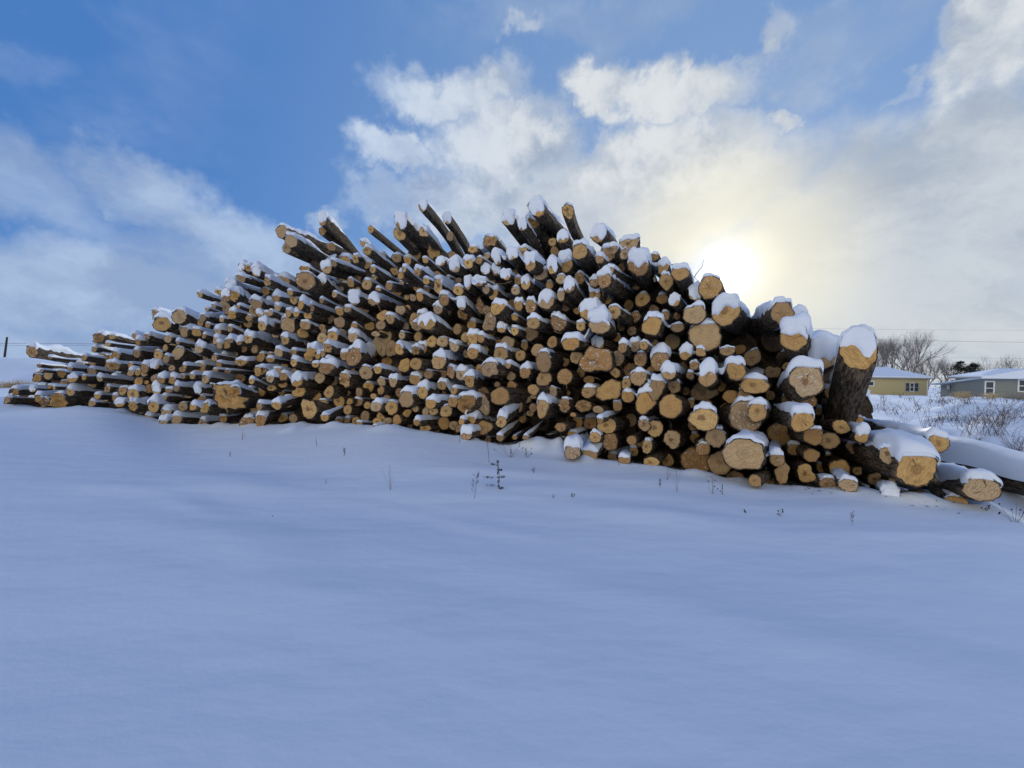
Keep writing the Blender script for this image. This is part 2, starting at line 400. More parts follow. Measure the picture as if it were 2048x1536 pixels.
# ---------------------------------------------------------------- logs
# one line per log end read off the photograph: tile, x, y, half width, half height, snow 0-3, options
# options: b broken end, L lobed outline, h split log, v / w snow over half / nearly all of the cut, d set deeper, f further out, aN body heading
TILES = {1: (0, 580, 5.12), 2: (300, 500, 6.827), 3: (300, 680, 6.827), 4: (500, 400, 6.827), 5: (540, 580, 6.827), 6: (540, 700, 6.827),
         7: (720, 380, 6.827), 8: (780, 560, 6.827), 9: (780, 720, 6.827), 10: (980, 380, 6.827), 11: (1040, 560, 6.827), 12: (1020, 740, 6.827),
         13: (1240, 440, 6.827), 14: (1280, 600, 6.827), 15: (1280, 780, 6.827), 16: (1500, 560, 6.827), 17: (1540, 760, 6.827), 18: (1700, 800, 5.885)}
DATA = {
1: """328 628 56 60 2 fa9|862 695 28 30 2 a8|1140 690 28 30 1|515 695 18 14 3 a8|400 775 22 20 2 a5|425 826 18 14 2 a5|715 805 24 22 3 a4|1150 775 70 45 2 b|1335 775 26 30 1|740 905 55 42 1 v|858 898 18 26 2 a3|1020 910 24 28 3 a4|505 992 20 22 2|550 1000 14 20 2|160 1040 32 36 3 ba0|330 1020 35 25 3 w|720 1045 22 40 3 a3|995 1090 36 30 3 a3|390 1110 32 40 2|450 1150 50 50 1 b|600 1130 66 80 1 b|75 1130 32 36 1 b|1175 1105 28 34 2|1225 1165 50 32 3 v|1362 1068 32 62 2|1362 1185 34 52 2 b|1010 490 28 55 2 b|1150 480 34 24 2 a14|1100 555 30 22 2|965 608 26 28 2|1185 670 18 44 2|1380 475 26 28 2|1400 650 26 42 2 a3|1410 535 24 34 2 a2|1500 480 30 30 3|1480 800 34 48 2 a3|1335 850 26 36 2|1410 845 34 30 1|1475 855 36 30 0|1500 945 22 22 0|1330 995 26 26 0|1525 1010 38 46 0|1445 1365 36 20 3""",
2: """165 1010 125 95 3|400 910 85 100 3 a22|70 850 45 40 3 b|60 920 25 35 0 b|240 1215 50 55 2|375 1262 20 30 3 a12|205 1335 38 45 0|110 1440 58 65 1|310 1350 42 80 0 d|380 1410 55 90 1 a20|215 1490 26 55 1|90 1370 40 40 0 d|670 1350 48 65 3 a25|735 1175 28 35 2|815 1165 22 25 1|890 1235 38 48 2|925 1115 42 50 3|690 990 38 50 3|720 930 35 50 3 a8|785 1030 35 35 2 a15|975 950 35 35 2|680 610 32 38 3 fa18|1035 640 65 65 2 v|1025 780 75 80 0 a30|1150 620 30 80 3 b|870 770 25 30 3|780 810 30 25 3|1120 880 50 65 2 b|1205 770 25 25 3|1210 1035 40 50 0 d|1330 1000 60 60 0 d|1090 1075 32 45 2 a25|1090 1225 35 50 2 v|945 1300 40 50 2|1035 1290 55 65 1|1215 1255 35 45 3 v|1340 1210 62 70 3 a18|1425 1350 45 60 0|1280 1350 45 45 0 d|1450 740 75 75 3|1420 850 60 75 1|1495 860 50 50 1 w|1350 930 45 45 1|1590 880 20 40 3|1640 860 30 45 2|1530 1040 55 65 3|1660 1010 45 50 2|1885 1010 70 120 2 L|1845 1225 45 65 3 a18|1740 790 45 50 3 a15|1890 865 40 50 3|1995 870 40 50 3|1910 585 40 38 2 a10|1960 680 50 60 3|1720 660 35 60 3 a10|1250 240 35 55 3 w|1345 250 40 50 2 b|1245 390 55 45 3 La15|1600 430 45 60 2 b|1450 300 60 60 3 w|1100 500 70 60 3 wa15|940 570 50 40 3|1755 1400 55 60 2 L|1955 1400 42 50 2|1630 1425 30 30 1|880 1470 40 50 1 b""",
3: """1245 300 85 50 3 L|940 340 30 45 3 a8|295 385 45 40 0|440 400 50 40 0|470 360 25 30 3 a5|70 525 62 62 0|155 545 50 50 3|60 640 55 55 0|575 500 35 35 2|755 540 30 60 3 a5|360 655 40 48 3 fa5|255 690 50 30 3|90 680 60 60 3 w|50 910 58 80 3 a2|180 1140 55 60 3 fa-6|585 915 50 45 3|700 810 28 55 1 b|650 680 40 60 3 w|755 925 55 70 2 b|1080 790 215 190 1 Ffb|480 1180 20 12 3 a0|1320 1130 100 80 1|1510 1100 75 85 2 La-30|1730 895 62 58 3 a-20|1490 905 38 55 2|1430 1000 40 70 0 b|1950 1070 60 58 0 d|1385 560 38 45 2 a25|1640 525 52 55 3|1820 500 50 60 2|1810 605 60 48 0|1740 415 55 38 3|1530 415 65 60 2 b|1470 430 25 60 1|1960 310 45 52 3|1960 430 45 42 0|1640 270 55 35 3 a8|1660 655 90 40 0 b|890 410 35 25 2|1060 430 50 25 1 b|430 500 50 30 1 a5|60 350 60 50 3 wa5""",
4: """430 430 75 85 2 fa22|560 560 42 90 2 fa28|500 660 50 70 0 a25|990 270 60 70 2 wfa40|990 430 45 50 0 ba38|1110 640 55 55 1 a28|1650 400 40 50 1 fa40|1145 865 35 45 3 a20|1040 930 75 70 3 v|750 940 70 40 3 b|760 1100 130 120 1 f|1540 590 35 40 3|1600 690 60 50 3 b|1440 800 40 60 2 b|1600 860 60 70 3 va35|1675 950 42 48 3 fa32|1975 965 50 50 0|980 1100 60 60 3 wa42|1370 1130 45 60 1|1450 1220 60 40 0|1150 1290 35 45 2|1420 1350 75 80 3 w|1690 1370 72 75 3 v|1895 1180 50 55 1 a10|1750 1215 35 30 3""",
5: """420 200 38 65 3 L|555 210 45 80 3 h|700 145 28 35 3 a25|1055 260 52 45 3 a30|515 335 58 58 2 L|480 480 75 60 2|440 590 80 60 0 b|710 510 45 45 0|730 570 40 50 0|950 440 62 85 0 L|1145 495 50 45 1 a35|1130 640 62 75 3 a35|855 640 70 80 2 a30|715 660 70 80 0|1540 350 70 75 0 L|1510 480 65 65 0|1640 395 60 60 3 a28|1800 620 42 55 1 a10|1780 270 60 70 0 L|1870 250 45 50 0|1530 710 150 150 0 Ld|1660 800 90 100 0 d|1440 600 55 40 0|700 780 65 65 0|790 790 50 60 3 ba15|550 870 60 100 2 b|645 900 38 42 3|720 870 35 45 2|1020 900 60 60 3|1150 900 100 140 3 Lfa12|765 1065 95 85 3 Lf|805 955 55 35 3|620 1020 50 40 3|1310 1130 92 88 1|680 1200 72 72 0|1125 1115 40 45 0 d|1020 1230 65 100 1 b|1470 1090 50 55 3 a12|1520 1260 55 60 1|1515 1370 55 55 0 b|1680 1250 58 65 3 a5|365 1245 72 80 3 v|395 1390 95 65 0 L|1780 800 80 80 2 h""",
6: """805 575 70 75 0 L|635 635 60 65 0 d|1215 575 48 60 0|530 805 105 125 0 Lf|745 925 58 52 2 a-25|940 705 75 80 0 d|1085 705 45 42 0|1058 815 60 65 0|1325 755 45 50 0|1445 770 72 72 2|1410 630 40 40 0|1590 650 45 40 0 d|1660 790 80 95 1|1765 580 55 65 0 d|1860 670 100 110 2|1870 860 60 50 0 L|1985 800 45 45 0|1295 905 60 80 0 d|1170 970 55 60 0 d|1215 1010 50 30 2|1465 975 65 50 0|1520 900 60 70 0 h|1600 970 60 50 0|1730 955 62 68 0|2000 985 45 50 3|1430 1045 45 20 3|1745 730 50 60 0 d|470 1020 35 15 0""",
7: """560 430 80 100 3 wfa45|540 600 80 82 2 fa44|880 570 70 75 3 ha45|860 220 55 75 2 wfa47|1190 390 60 70 2 wa52|1230 630 45 60 0 a62|1780 700 90 80 3 ba50|1540 810 60 50 3|1095 985 60 55 3 w|1290 1040 75 80 3 w|1480 1000 60 70 3|1620 960 48 50 2|1725 910 42 40 2|1710 1090 62 65 3 w|1860 1090 62 65 3 w|1860 930 60 80 3 w|470 1110 55 50 0|600 1080 30 45 3 fa42|555 1165 42 55 3|660 1240 42 45 3 w|790 1110 50 60 3 ba35|900 1240 45 50 3|1090 1310 72 110 3 ha30|1340 1370 72 62 2|1470 1280 50 70 3 w|1620 1260 90 60 3 wb|1720 1360 50 50 2 b|1820 1420 58 75 3 a30|1340 1230 45 35 0 d""",
8: """310 240 45 50 0|225 235 38 38 0|405 225 42 62 2|740 270 68 78 3 a38|655 400 60 68 3 a38|975 330 62 70 3 wa45|1255 350 90 100 0 Lh|1315 410 60 60 0|1465 380 95 90 3 fa35|1670 310 55 50 0 d|1755 350 55 70 3 a42|1710 145 58 60 1|1700 510 42 48 3|1360 570 85 130 0 Lw|500 580 110 105 3 vfa30|325 545 45 90 0|375 630 60 65 2 b|430 500 60 60 3|915 670 55 75 0|380 770 55 65 0|570 840 72 75 0|715 845 75 72 1|880 890 70 85 3 h|1030 780 62 70 0|1000 450 70 90 0 ba45|1130 790 70 85 3|1240 795 48 62 3|1110 860 60 50 0|1520 665 60 55 3 va20|1700 700 48 62 2|1605 850 85 88 0|1490 870 60 60 0 d|1510 1010 88 100 2|1780 1030 68 75 0|1035 1010 35 55 0|1130 1000 72 85 3 fa28|1270 950 70 80 0 d|445 935 52 65 3 a10|350 960 55 60 3 b|195 1165 78 92 0|352 1145 80 82 0 f|665 1115 88 110 3 fa8|1225 1220 55 75 0|1360 1215 105 110 2 Lf|1610 1165 40 45 3 a25|1650 1310 60 65 0|1845 1260 72 85 3 a5|1935 720 95 95 0 L|1955 590 85 80 3 a20|1920 360 55 95 2|975 1290 72 80 3|1085 1375 72 85 3 fa5|830 1260 50 80 2|705 1280 80 60 0 d|520 1290 62 60 1|410 1280 55 55 0|340 1360 72 78 3|710 1440 60 60 3|870 1510 45 55 2|1660 1435 58 58 0|1460 1425 40 40 0 d""",
9: """445 440 68 92 3|125 440 60 70 0 d|555 600 68 70 3|470 570 50 50 0 d|860 570 65 75 2|1040 600 110 130 2 bf|1260 600 105 125 0 L|1500 495 122 120 0 f|765 700 75 85 1|355 665 60 50 0|485 700 50 60 0 L|590 700 70 50 0|370 850 45 50 3|480 930 95 50 0|735 860 75 90 0 d|870 895 65 65 0 d|935 935 42 55 0|975 840 40 50 2|1090 820 72 70 3 b|1275 925 105 95 0|1040 1015 80 75 3 v|1520 845 65 85 3 fa-45|1500 1065 50 50 2 a-40|1365 1215 50 28 3|1780 425 45 52 0 d|1955 405 70 75 0 f|1955 500 50 30 0 d|1865 540 65 45 0 d|1760 630 35 75 0 d|1950 650 52 58 0|1910 730 45 42 0 d|1270 430 80 60 0 d|1480 760 45 45 0 d|1850 1060 40 35 2 a-40|1700 1060 35 30 1 a-35""",
10: """250 400 85 85 3 wa55|640 250 105 110 3 wfa48|570 480 100 120 3 ba50|440 480 60 70 3 w|1065 290 75 90 2 ba75|1480 600 105 105 2 wfa38|990 650 80 75 2 w|1225 840 98 105 3 fa48|850 710 55 50 0|880 840 58 60 0|300 880 75 75 3 w|450 850 65 80 2|545 1000 78 95 3 v|850 1040 75 95 3 w|1030 1000 95 120 3 v|1160 1010 42 50 0|330 1130 55 45 0|210 1170 65 60 3 w|380 1240 50 55 2|485 1275 65 80 3 va35|690 1150 90 80 2|965 1220 60 65 2|1215 1210 60 85 2 b|1080 1310 75 90 3 w|810 1300 50 60 1|1495 940 58 62 3 a45|1620 860 110 110 3 ba30|1900 730 130 90 3|1830 880 55 70 1 b|1790 1060 60 60 0|1430 1260 70 60 3|1560 1230 95 100 3 fa28|1640 1100 55 50 3 a30""",
11: """355 280 110 110 3 vf|560 210 55 70 2|1020 180 85 90 3 v|1110 165 45 55 0|950 430 120 130 3 v|1285 440 85 90 2 a35|775 420 45 50 0 d|530 560 110 130 3 ha25|1080 610 140 125 3 vfa35|1800 625 132 125 3 fa40|830 630 60 70 2|690 870 160 85 3 fa10|440 850 70 75 0|1060 850 85 90 1 w|245 960 88 88 0|320 1120 105 138 1 fa-3|770 1060 85 85 0|1040 1090 195 190 0 Lf|1330 1070 90 100 0|1300 1265 65 68 0|1505 1230 95 95 0 d|1645 1080 92 98 1|1400 920 60 75 3|1570 900 70 80 3|1690 895 55 60 3 f|1905 1110 122 125 3|1780 1235 52 55 0|1615 1335 110 105 2|1450 1415 68 75 1|610 1320 100 108 0|325 1350 105 100 0|940 1365 70 60 0 d""",
12: """575 305 62 80 1|490 260 50 45 0 d|1070 300 95 80 2|1350 280 170 135 0 L|1610 360 85 85 2|1850 430 110 170 2 L|1990 260 110 140 2 L|440 520 90 110 2 L|740 480 75 90 1 b|1000 490 140 75 0 ba5|1200 540 75 50 0|1230 690 40 48 3 fa-25|1320 760 120 110 0|1365 975 105 120 0|1160 920 75 75 2|690 780 70 65 0 ba-15|850 1120 100 110 3 fa-60|1090 1160 110 80 3 a-50|1660 960 65 65 0|1830 750 75 85 2 b|1980 800 105 115 0|1870 1050 65 90 1 b|1780 990 50 60 0 d|1930 1260 105 70 0|1560 1230 80 50 3 a-70|860 610 55 30 0""",
13: """250 600 140 150 3 vfa60|470 500 60 50 3 b|630 840 95 105 1|590 640 80 90 3 v|820 730 120 90 3 fa60|930 880 60 65 0|1030 1010 90 90 3 wa42|1230 920 150 160 2 a55|740 1100 82 75 2 w|1020 1290 140 140 2|1440 1250 190 180 3 vfa52|785 1470 90 60 2""",
14: """890 490 225 195 2|625 730 85 85 3 v|850 700 85 70 3 h|1190 700 110 60 2 b|740 900 60 60 2 b|685 1030 58 52 2|920 1030 130 140 3 vf|1310 965 128 130 3 f|390 1000 95 85 3 vf|460 1180 85 95 2|870 1250 170 140 0 d|1560 1170 200 110 3|1240 1320 110 85 0|1420 1300 90 90 1""",
15: """415 225 150 165 0 f|440 670 120 110 0|870 400 180 160 2 f|720 480 60 80 0 d|1160 260 75 80 0 d|920 190 70 50 0 d|1030 650 135 130 1|1600 300 130 130 3 fa8|1450 360 230 220 1|860 810 95 85 1 a-100|1410 880 270 220 2 fa-15|1090 1000 160 160 0 d|1300 1190 120 80 0 d|1570 1240 88 80 0 fa-35|1870 950 105 90 2|1900 600 160 150 0 d|1940 1130 105 130 0 L|770 970 220 170 0 d""",
16: """440 450 160 150 3 f|680 500 130 90 3 w|600 790 185 175 3 vfa60|1000 1000 215 200 3 w|1480 950 255 260 3 vfa104|770 1370 225 225 3 f""",
17: """470 290 155 125 0|440 560 165 140 2 f|590 770 140 110 1 f|810 830 140 110 0|970 640 120 90 0|565 1030 110 85 0|490 1280 135 110 0 L|950 1230 150 130 0 d|790 1420 120 80 1|1070 1440 140 80 2|1260 760 100 95 3 v|1615 1025 125 115 2""",
18: """780 810 245 190 3 fa-160|1550 1045 225 140 3 fa-170|1040 510 130 100 3|480 1130 110 80 3 wa-140|1250 1210 140 80 1|830 1140 90 70 0 d""",
}
LOGS = []
for t, txt in DATA.items():
    ox, oy, s = TILES[t]
    for e in txt.replace('\n', '').split('|'):
        p = e.split()
        if not p: continue
        opt = p[5] if len(p) > 5 else ''
        ang = None
        if 'a' in opt: i = opt.index('a'); ang = float(opt[i+1:]); opt = opt[:i]
        LOGS.append(dict(x=ox+float(p[0])/s, y=oy+float(p[1])/s, rx=float(p[2])/s*1.07, ry=float(p[3])/s*1.07, s=int(p[4]), o=opt, a=ang))
print('log ends', len(LOGS))

LEAN = .45
def face_depth(px, py, back=0.0):
    """depth of the sloping front of the pile along a line of sight"""
    D = float(baseD(px)); gz = float(np.interp(px, BZX, BZ)); d = ray(px, py)
    dd = d[2]                                      # rise per unit of depth
    num = D + LEAN*(EYE[2]-gz)
    return num/(1-LEAN*dd) + back
def heading(px, py, ang, rnd):
    vx = np.interp(px, [0, 300, 600, 1000, 1300, 2100], [820, 980, 1150, 1380, 1450, 1480]) + rnd.gauss(0, 62)
    vy = 815 + rnd.gauss(0, 38)
    if ang is not None:
        L = max(120.0, math.hypot(vx-px, vy-py)*.92)
        if abs(ang) > 95: L = 500 if px > 1790 else 900 if ang > 95 else 150
        vx, vy = px+L*math.cos(R(ang)), py+L*math.sin(R(ang))
    d = ray(vx, vy); return d/np.linalg.norm(d)

def log_parts(C, d, Rx, Ry, ncut, snow, opt, L, seed, hi=True, longer=1.0, deep=1.0):
    """mesh data of one log in its own frame: x across, y up, z along the trunk"""
    rs = random.Random(seed)
    up = np.array([0, 0, 1.0])
    u = np.cross(d, up); u /= np.linalg.norm(u); v = np.cross(u, d)
    Mr = np.stack([u, v, d], 1)                   # local -> world
    M = Matrix(((u[0], v[0], d[0], C[0]), (u[1], v[1], d[1], C[1]), (u[2], v[2], d[2], C[2]), (0, 0, 0, 1)))
    nl = Mr.T @ ncut                               # the saw cut's normal in the log's frame (z negative)
    na = 40 if hi else 14
    rings = [0, .03, .09, .18, .3, .5, .75, 1.05, 1.4, 1.9, 2.5, 3.2, L] if hi else [0, .1, .5, 1.2, 2.4, L]
    rings = [r for r in rings if r < L-.1]+[L]
    lob = .19 if 'L' in opt else rs.choice([.05, .07, .10, .13])
    am = [(k, rs.uniform(.4, 1)*lob/(1 if k == 2 else k*.6), rs.uniform(0, 6.28)) for k in (2, 3, 4, 5)]
    hp = rs.uniform(-.5, .5) if 'h' in opt else None
    hth = rs.uniform(.2, 1.2)
    fl = 'F' in opt
    if fl: lob = .10; am = [(k, rs.uniform(.5, 1)*.10, rs.uniform(0, 6.28)) for k in (2, 3, 4, 5)]
    def shp(th, s):
        k = 1 if s < .4 else .75
        r = 1+sum(a*k*math.cos(n*th+p) for n, a, p in am)
        if fl: r *= (1+.10*math.cos(5*th+1)+.09*math.cos(8*th)+.07*math.sin(13*th+2)+.05*math.sin(19*th))*max(.45, 1-.5*min(1, s/.9))
        if hp is not None:
            c = math.cos(th-hth)
            if c > .25: r = min(r, (.30+.1*hp)/c)
        return r
    bend = rs.uniform(-.16, .16), rs.uniform(-.08, .05)
    ph = [(rs.randint(5, 13), rs.uniform(2, 9), rs.uniform(0, 6.28)) for _ in range(7)]
    Rm = (Rx+Ry)/2
    knob = rs.uniform(.4, 1.6), rs.uniform(0, 6.28), rs.choice([0, 0, .15, .3])
    def pt(th, s, k=1.0):
        r = shp(th, s)*(1-.035*s*rs_t)
        if hi: r += .016*sum(math.sin(a*th+b*s+c) for a, b, c in ph)
        dk = ((s-knob[0])/.10)**2+((th-knob[1])/.4)**2
        r += knob[2]*math.exp(-dk)
        x = Rx*r*k*math.cos(th); y = Ry*r*k*math.sin(th)
        return x+bend[0]*s*s*.3, y+bend[1]*s*s*.3
    rs_t = rs.uniform(-.3, 1.2)
    brk = ('b' in opt)
    sp = [(rs.uniform(-1, 1), rs.uniform(-1, 1), rs.uniform(.05, .22), rs.uniform(-1, .6)) for _ in range(16)]
    def cutz(x, y):
        z = -(x*nl[0]+y*nl[1])/nl[2]
        q = .012*Rm*math.sin(9*x/Rm+seed)+.01*Rm*math.sin(13*y/Rm+seed)
        if brk:
            a, b = x/Rm, y/Rm
            q += Rm*(.30*math.sin(2.3*a+seed)*math.cos(1.9*b+seed*2)+.16*math.sin(6.1*a+seed*3+2*b)+.12*math.sin(9*b+seed+3*a))
            for sx, sy, sw, sh in sp: q += Rm*.7*sh*math.exp(-((a-sx)**2+(b-sy)**2)/sw**2)
        elif 'S' in opt and y > 0: q += 0
        return z+q
    V = []; LC = []
    th_ = [2*math.pi*j/na for j in range(na)]
    so = seed*3.7 % 50
    for i, s in enumerate(rings):
        for th in th_:
            x, y = pt(th, s)
            z = s+cutz(x, y)*(1-min(1, s/.6)) if s < .6 else s
            if s == 0 and hi: z += rs.uniform(-.006, .012)
            V.append((x, y, z)); LC.append((x+so, y, z+so))
    F = [(i*na+j, (i+1)*na+j, (i+1)*na+(j+1) % na, i*na+(j+1) % na) for i in range(len(rings)-1) for j in range(na)]
    b0 = len(V)
    for th in th_:                                 # the bark's own thickness at the cut
        x, y = pt(th, 0, .92); V.append((x, y, cutz(x, y)+.004)); LC.append((x+so, y, so))
    F += [(j, (j+1) % na, b0+(j+1) % na, b0+j) for j in range(na)]
    F.append(tuple(range((len(rings)-1)*na, len(rings)*na)))
    body = (np.array(V), F, np.array(LC))
    fr = [.955, .9, .75, .55, .35, .15] if hi else [.955, .5]
    if brk and hi: fr = [.955, .88, .8, .7, .6, .5, .4, .3, .2, .1]
    V = []; LC = []
    for f in fr:
        for th in th_:
            x, y = pt(th, 0, f); z = cutz(x, y)-(.004 if f < .95 else -.012)
            V.append((x, y, z)); LC.append((math.cos(th)*f, math.sin(th)*f, seed))
    V.append((0, 0, cutz(0, 0)-.004)); LC.append((0, 0, seed))
    F = [(i*na+j, i*na+(j+1) % na, (i+1)*na+(j+1) % na, (i+1)*na+j) for i in range(len(fr)-1) for j in range(na)]
    k = (len(fr)-1)*na; F += [(k+j, k+(j+1) % na, len(V)-1) for j in range(na)]
    face = (np.array(V), F, np.array(LC))
    # snow lying along the top of the trunk and over the upper edge of the cut
    sn = None
    if snow > 0:
        T = (.38, .68, 1.0)[snow-1]*min(.78*Ry*deep**1.4, .155*deep)*rs.uniform(.7, 1.2)
        Ls = min(L-.1, (.5, 1.3, 2.4)[snow-1]*rs.uniform(.8, 1.2)*longer)
        pm = (.62, .98, 1.20)[snow-1]
        nphi = 17 if hi else 7
        ss_ = [0, .15, .35, .6, 1.0, 1.5, 2.2] if hi else [0, .6, 1.3]   # multiples of T for the rounded front
        zs = [T*q-.25*T for q in ss_]
        z = zs[-1]
        while z < Ls-.12: z += (.09 if hi else .3)*(1+z*.5); zs.append(z)
        w1 = [(rs.uniform(3, 22), rs.uniform(0, 6.28), rs.uniform(.02, .09)) for _ in range(7)]
        w2 = [(rs.uniform(1.0, 4.5), rs.uniform(0, 6.28), rs.uniform(.04, .15)) for _ in range(5)]
        V = []; F = []
        upl = Mr.T @ up
        u0, u1 = rs.uniform(0, 6.28), rs.uniform(1.5, 4)
        uneven = lambda z: 1-.6*(.5+.5*math.sin(u1*z+u0))**2*min(1, z/.25 if z > 0 else 0)
        for i, z in enumerate(zs):
            q = max(0, (z-zs[0]))/(1.3*T)
            fr_ = math.sqrt(max(0, 1-(1-min(1, q))**2))
            bk = 1-sm((z-Ls*.45)/(Ls*.55))
            tk = T*fr_*(.12+.88*float(bk))*uneven(z)*(1+sum(a*math.sin(k*z+p) for k, p, a in w2))
            for jj in range(nphi):
                e = 2*jj/(nphi-1)-1
                side = pm*(1+sum(a*math.sin(k*z*1.3+p+(2 if e > 0 else 0)) for k, p, a in w1)*1.3)*(.25+.75*float(bk)**.5)
                th = math.pi/2 - e*side
                x, y = pt(th % (2*math.pi), max(0, z))
                zz = z+cutz(x, y)*(1-min(1, max(z, 0)/.6)) if z < .6 else z
                h = tk*max(0, 1-abs(e)**3.6)**.6*(1+.10*math.sin(6*e+8*z+so)+.08*math.sin(17*z+5*e+so))
                base = -.012 if abs(e) > .99 else .004
                ox, oy = math.cos(th), math.sin(th)
                V.append((x*(1+base/Rm)+(.8*upl[0]+.34*ox)*h, y*(1+base/Rm)+(.72*upl[1]+.26*oy)*h, zz+upl[2]*h))
        n = nphi
        F = [(i*n+j, i*n+j+1, (i+1)*n+j+1, (i+1)*n+j) for i in range(len(zs)-1) for j in range(n-1)]
        # over the face
        c = {'w': rs.uniform(1.45, 1.75), 'v': rs.uniform(.8, 1.1)}.get('w' if 'w' in opt else 'v' if 'v' in opt else '', (0, .10, .22, .34)[snow]*rs.uniform(.3, 1.5))
        nx, ny = (31, 9) if hi else (7, 4)
        w3 = [(rs.uniform(.8, 3.5), rs.uniform(0, 6.28), rs.uniform(.05, .16)) for _ in range(3)]+[(rs.uniform(5, 12), rs.uniform(0, 6.28), rs.uniform(.005, .018)) for _ in range(3)]
        tilt = rs.uniform(-.35, .35)
        b0 = len(V)
        thk = min(.035, .16*Ry)*(1.3 if c > .7 else 1)
        for i in range(-1, ny):
            for j in range(nx):
                e = (2*j/(nx-1)-1)*.97
                # top edge follows the outline
                th = math.acos(max(-1, min(1, e)))
                xt, yt = pt(th, 0, .985)
                lowy = 1-c*(1+tilt*e)*(1+sum(a*math.sin(k*e*2+p) for k, p, a in w3))
                xb, yb = pt((2*math.pi-th) % (2*math.pi), 0, .96)
                yl = max(yb, min(yt, lowy*Ry))
                if i == -1:                        # tucked under the cap so that the two read as one fall of snow
                    V.append((xt, yt+.30*T*(1-abs(e)**3), cutz(xt, yt)+.05)); continue
                f = i/(ny-1)
                y = yt+(yl-yt)*f; x = xt+(xb-xt)*f*max(0, min(1, (yt-yl)/max(1e-6, yt-yb)))
                hh = thk*(math.sqrt(max(0, 1-f**3)))*(1-abs(e)**6)
                if yt-yl < .01: hh = 0
                y += .16*T*(1-f)**3*(1-abs(e)**3)
                V.append((x, y, cutz(x, y)-hh+(.006 if f > .99 or abs(e) > .96 else 0)))
        F += [(b0+i*nx+j, b0+i*nx+j+1, b0+(i+1)*nx+j+1, b0+(i+1)*nx+j) for i in range(ny) for j in range(nx-1)]
        sn = (np.array(V), F, None)
    return M, Mr, body, face, sn

bulk = {'b': ([], [], [], 0), 'f': ([], [], [], 0), 's': ([], [], [], 0)}
def to_bulk(key, part, M, Mr):
    Vs, Fs, Ls, n = bulk[key]
    C = np.array([M[0][3], M[1][3], M[2][3]])
    Vs.append(part[0] @ Mr.T + C); Fs.extend(tuple(i+n for i in f) for f in part[1])
    Ls.append(part[2] if part[2] is not None else np.zeros_like(part[0]))
    bulk[key] = (Vs, Fs, Ls, n+len(part[0]))

def place(L):
    rnd = random.Random(int(L['x']*31+L['y']*7))
    back = rnd.uniform(-.10, .14)
    if L['s'] >= 2: back -= rnd.uniform(.05, .38)
    if 560 < L['x'] < 1250 and L['y'] < 640 and L['s'] >= 1: back -= rnd.uniform(0, .8)*min(1, (640-L['y'])/100)
    if L['x'] < 700 and L['s'] >= 1: back -= rnd.uniform(0, .9)*min(1, (700-L['x'])/350)
    if 'f' in L['o']: back -= rnd.uniform(.22, .42)
    if 'd' in L['o']: back += rnd.uniform(.30, .55)
    if L['s'] == 0 and 'f' not in L['o']: back += .10
    D = face_depth(L['x'], L['y'], back)
    d = heading(L['x'], L['y'], L['a'], rnd)
    C = at(L['x'], L['y'], D)
    tocam = EYE-C; tocam /= np.linalg.norm(tocam)
    w = rnd.uniform(.42, .85)
    n = -d*w+tocam*(1-w)*1.0+np.array([rnd.uniform(-.12, .12), 0, rnd.uniform(-.15, .15)]); n /= np.linalg.norm(n)
    if n @ -d < .35: n = -d*.6+n*.4; n /= np.linalg.norm(n)
    Ry = L['ry']*D/FPX
    # width so that the cut spans what the photograph shows
    u = np.cross(d, (0, 0, 1.0)); u /= np.linalg.norm(u)
    ue = u - d*(u @ n)/(d @ n)
    p0 = proj(C-ue*Ry); p1 = proj(C+ue*Ry)
    wpx = abs(p1[0]-p0[0])/2
    Rx = Ry*min(1.5, max(.7, L['rx']/max(wpx, 1)))
    ln = rnd.uniform(4.6, 6.0)
    if L['x'] > 1780: ln = 2.6
    return C, d, Rx, Ry, n, ln, D
for i, L in enumerate(LOGS):
    L['p'] = place(L); L['id'] = i
order = sorted(LOGS, key=lambda L: -L['rx']*L['ry']*(.6 if 'd' in L['o'] else 1)*(1+.35*L['s']))
for k, L in enumerate(order): L['solo'] = k < 300

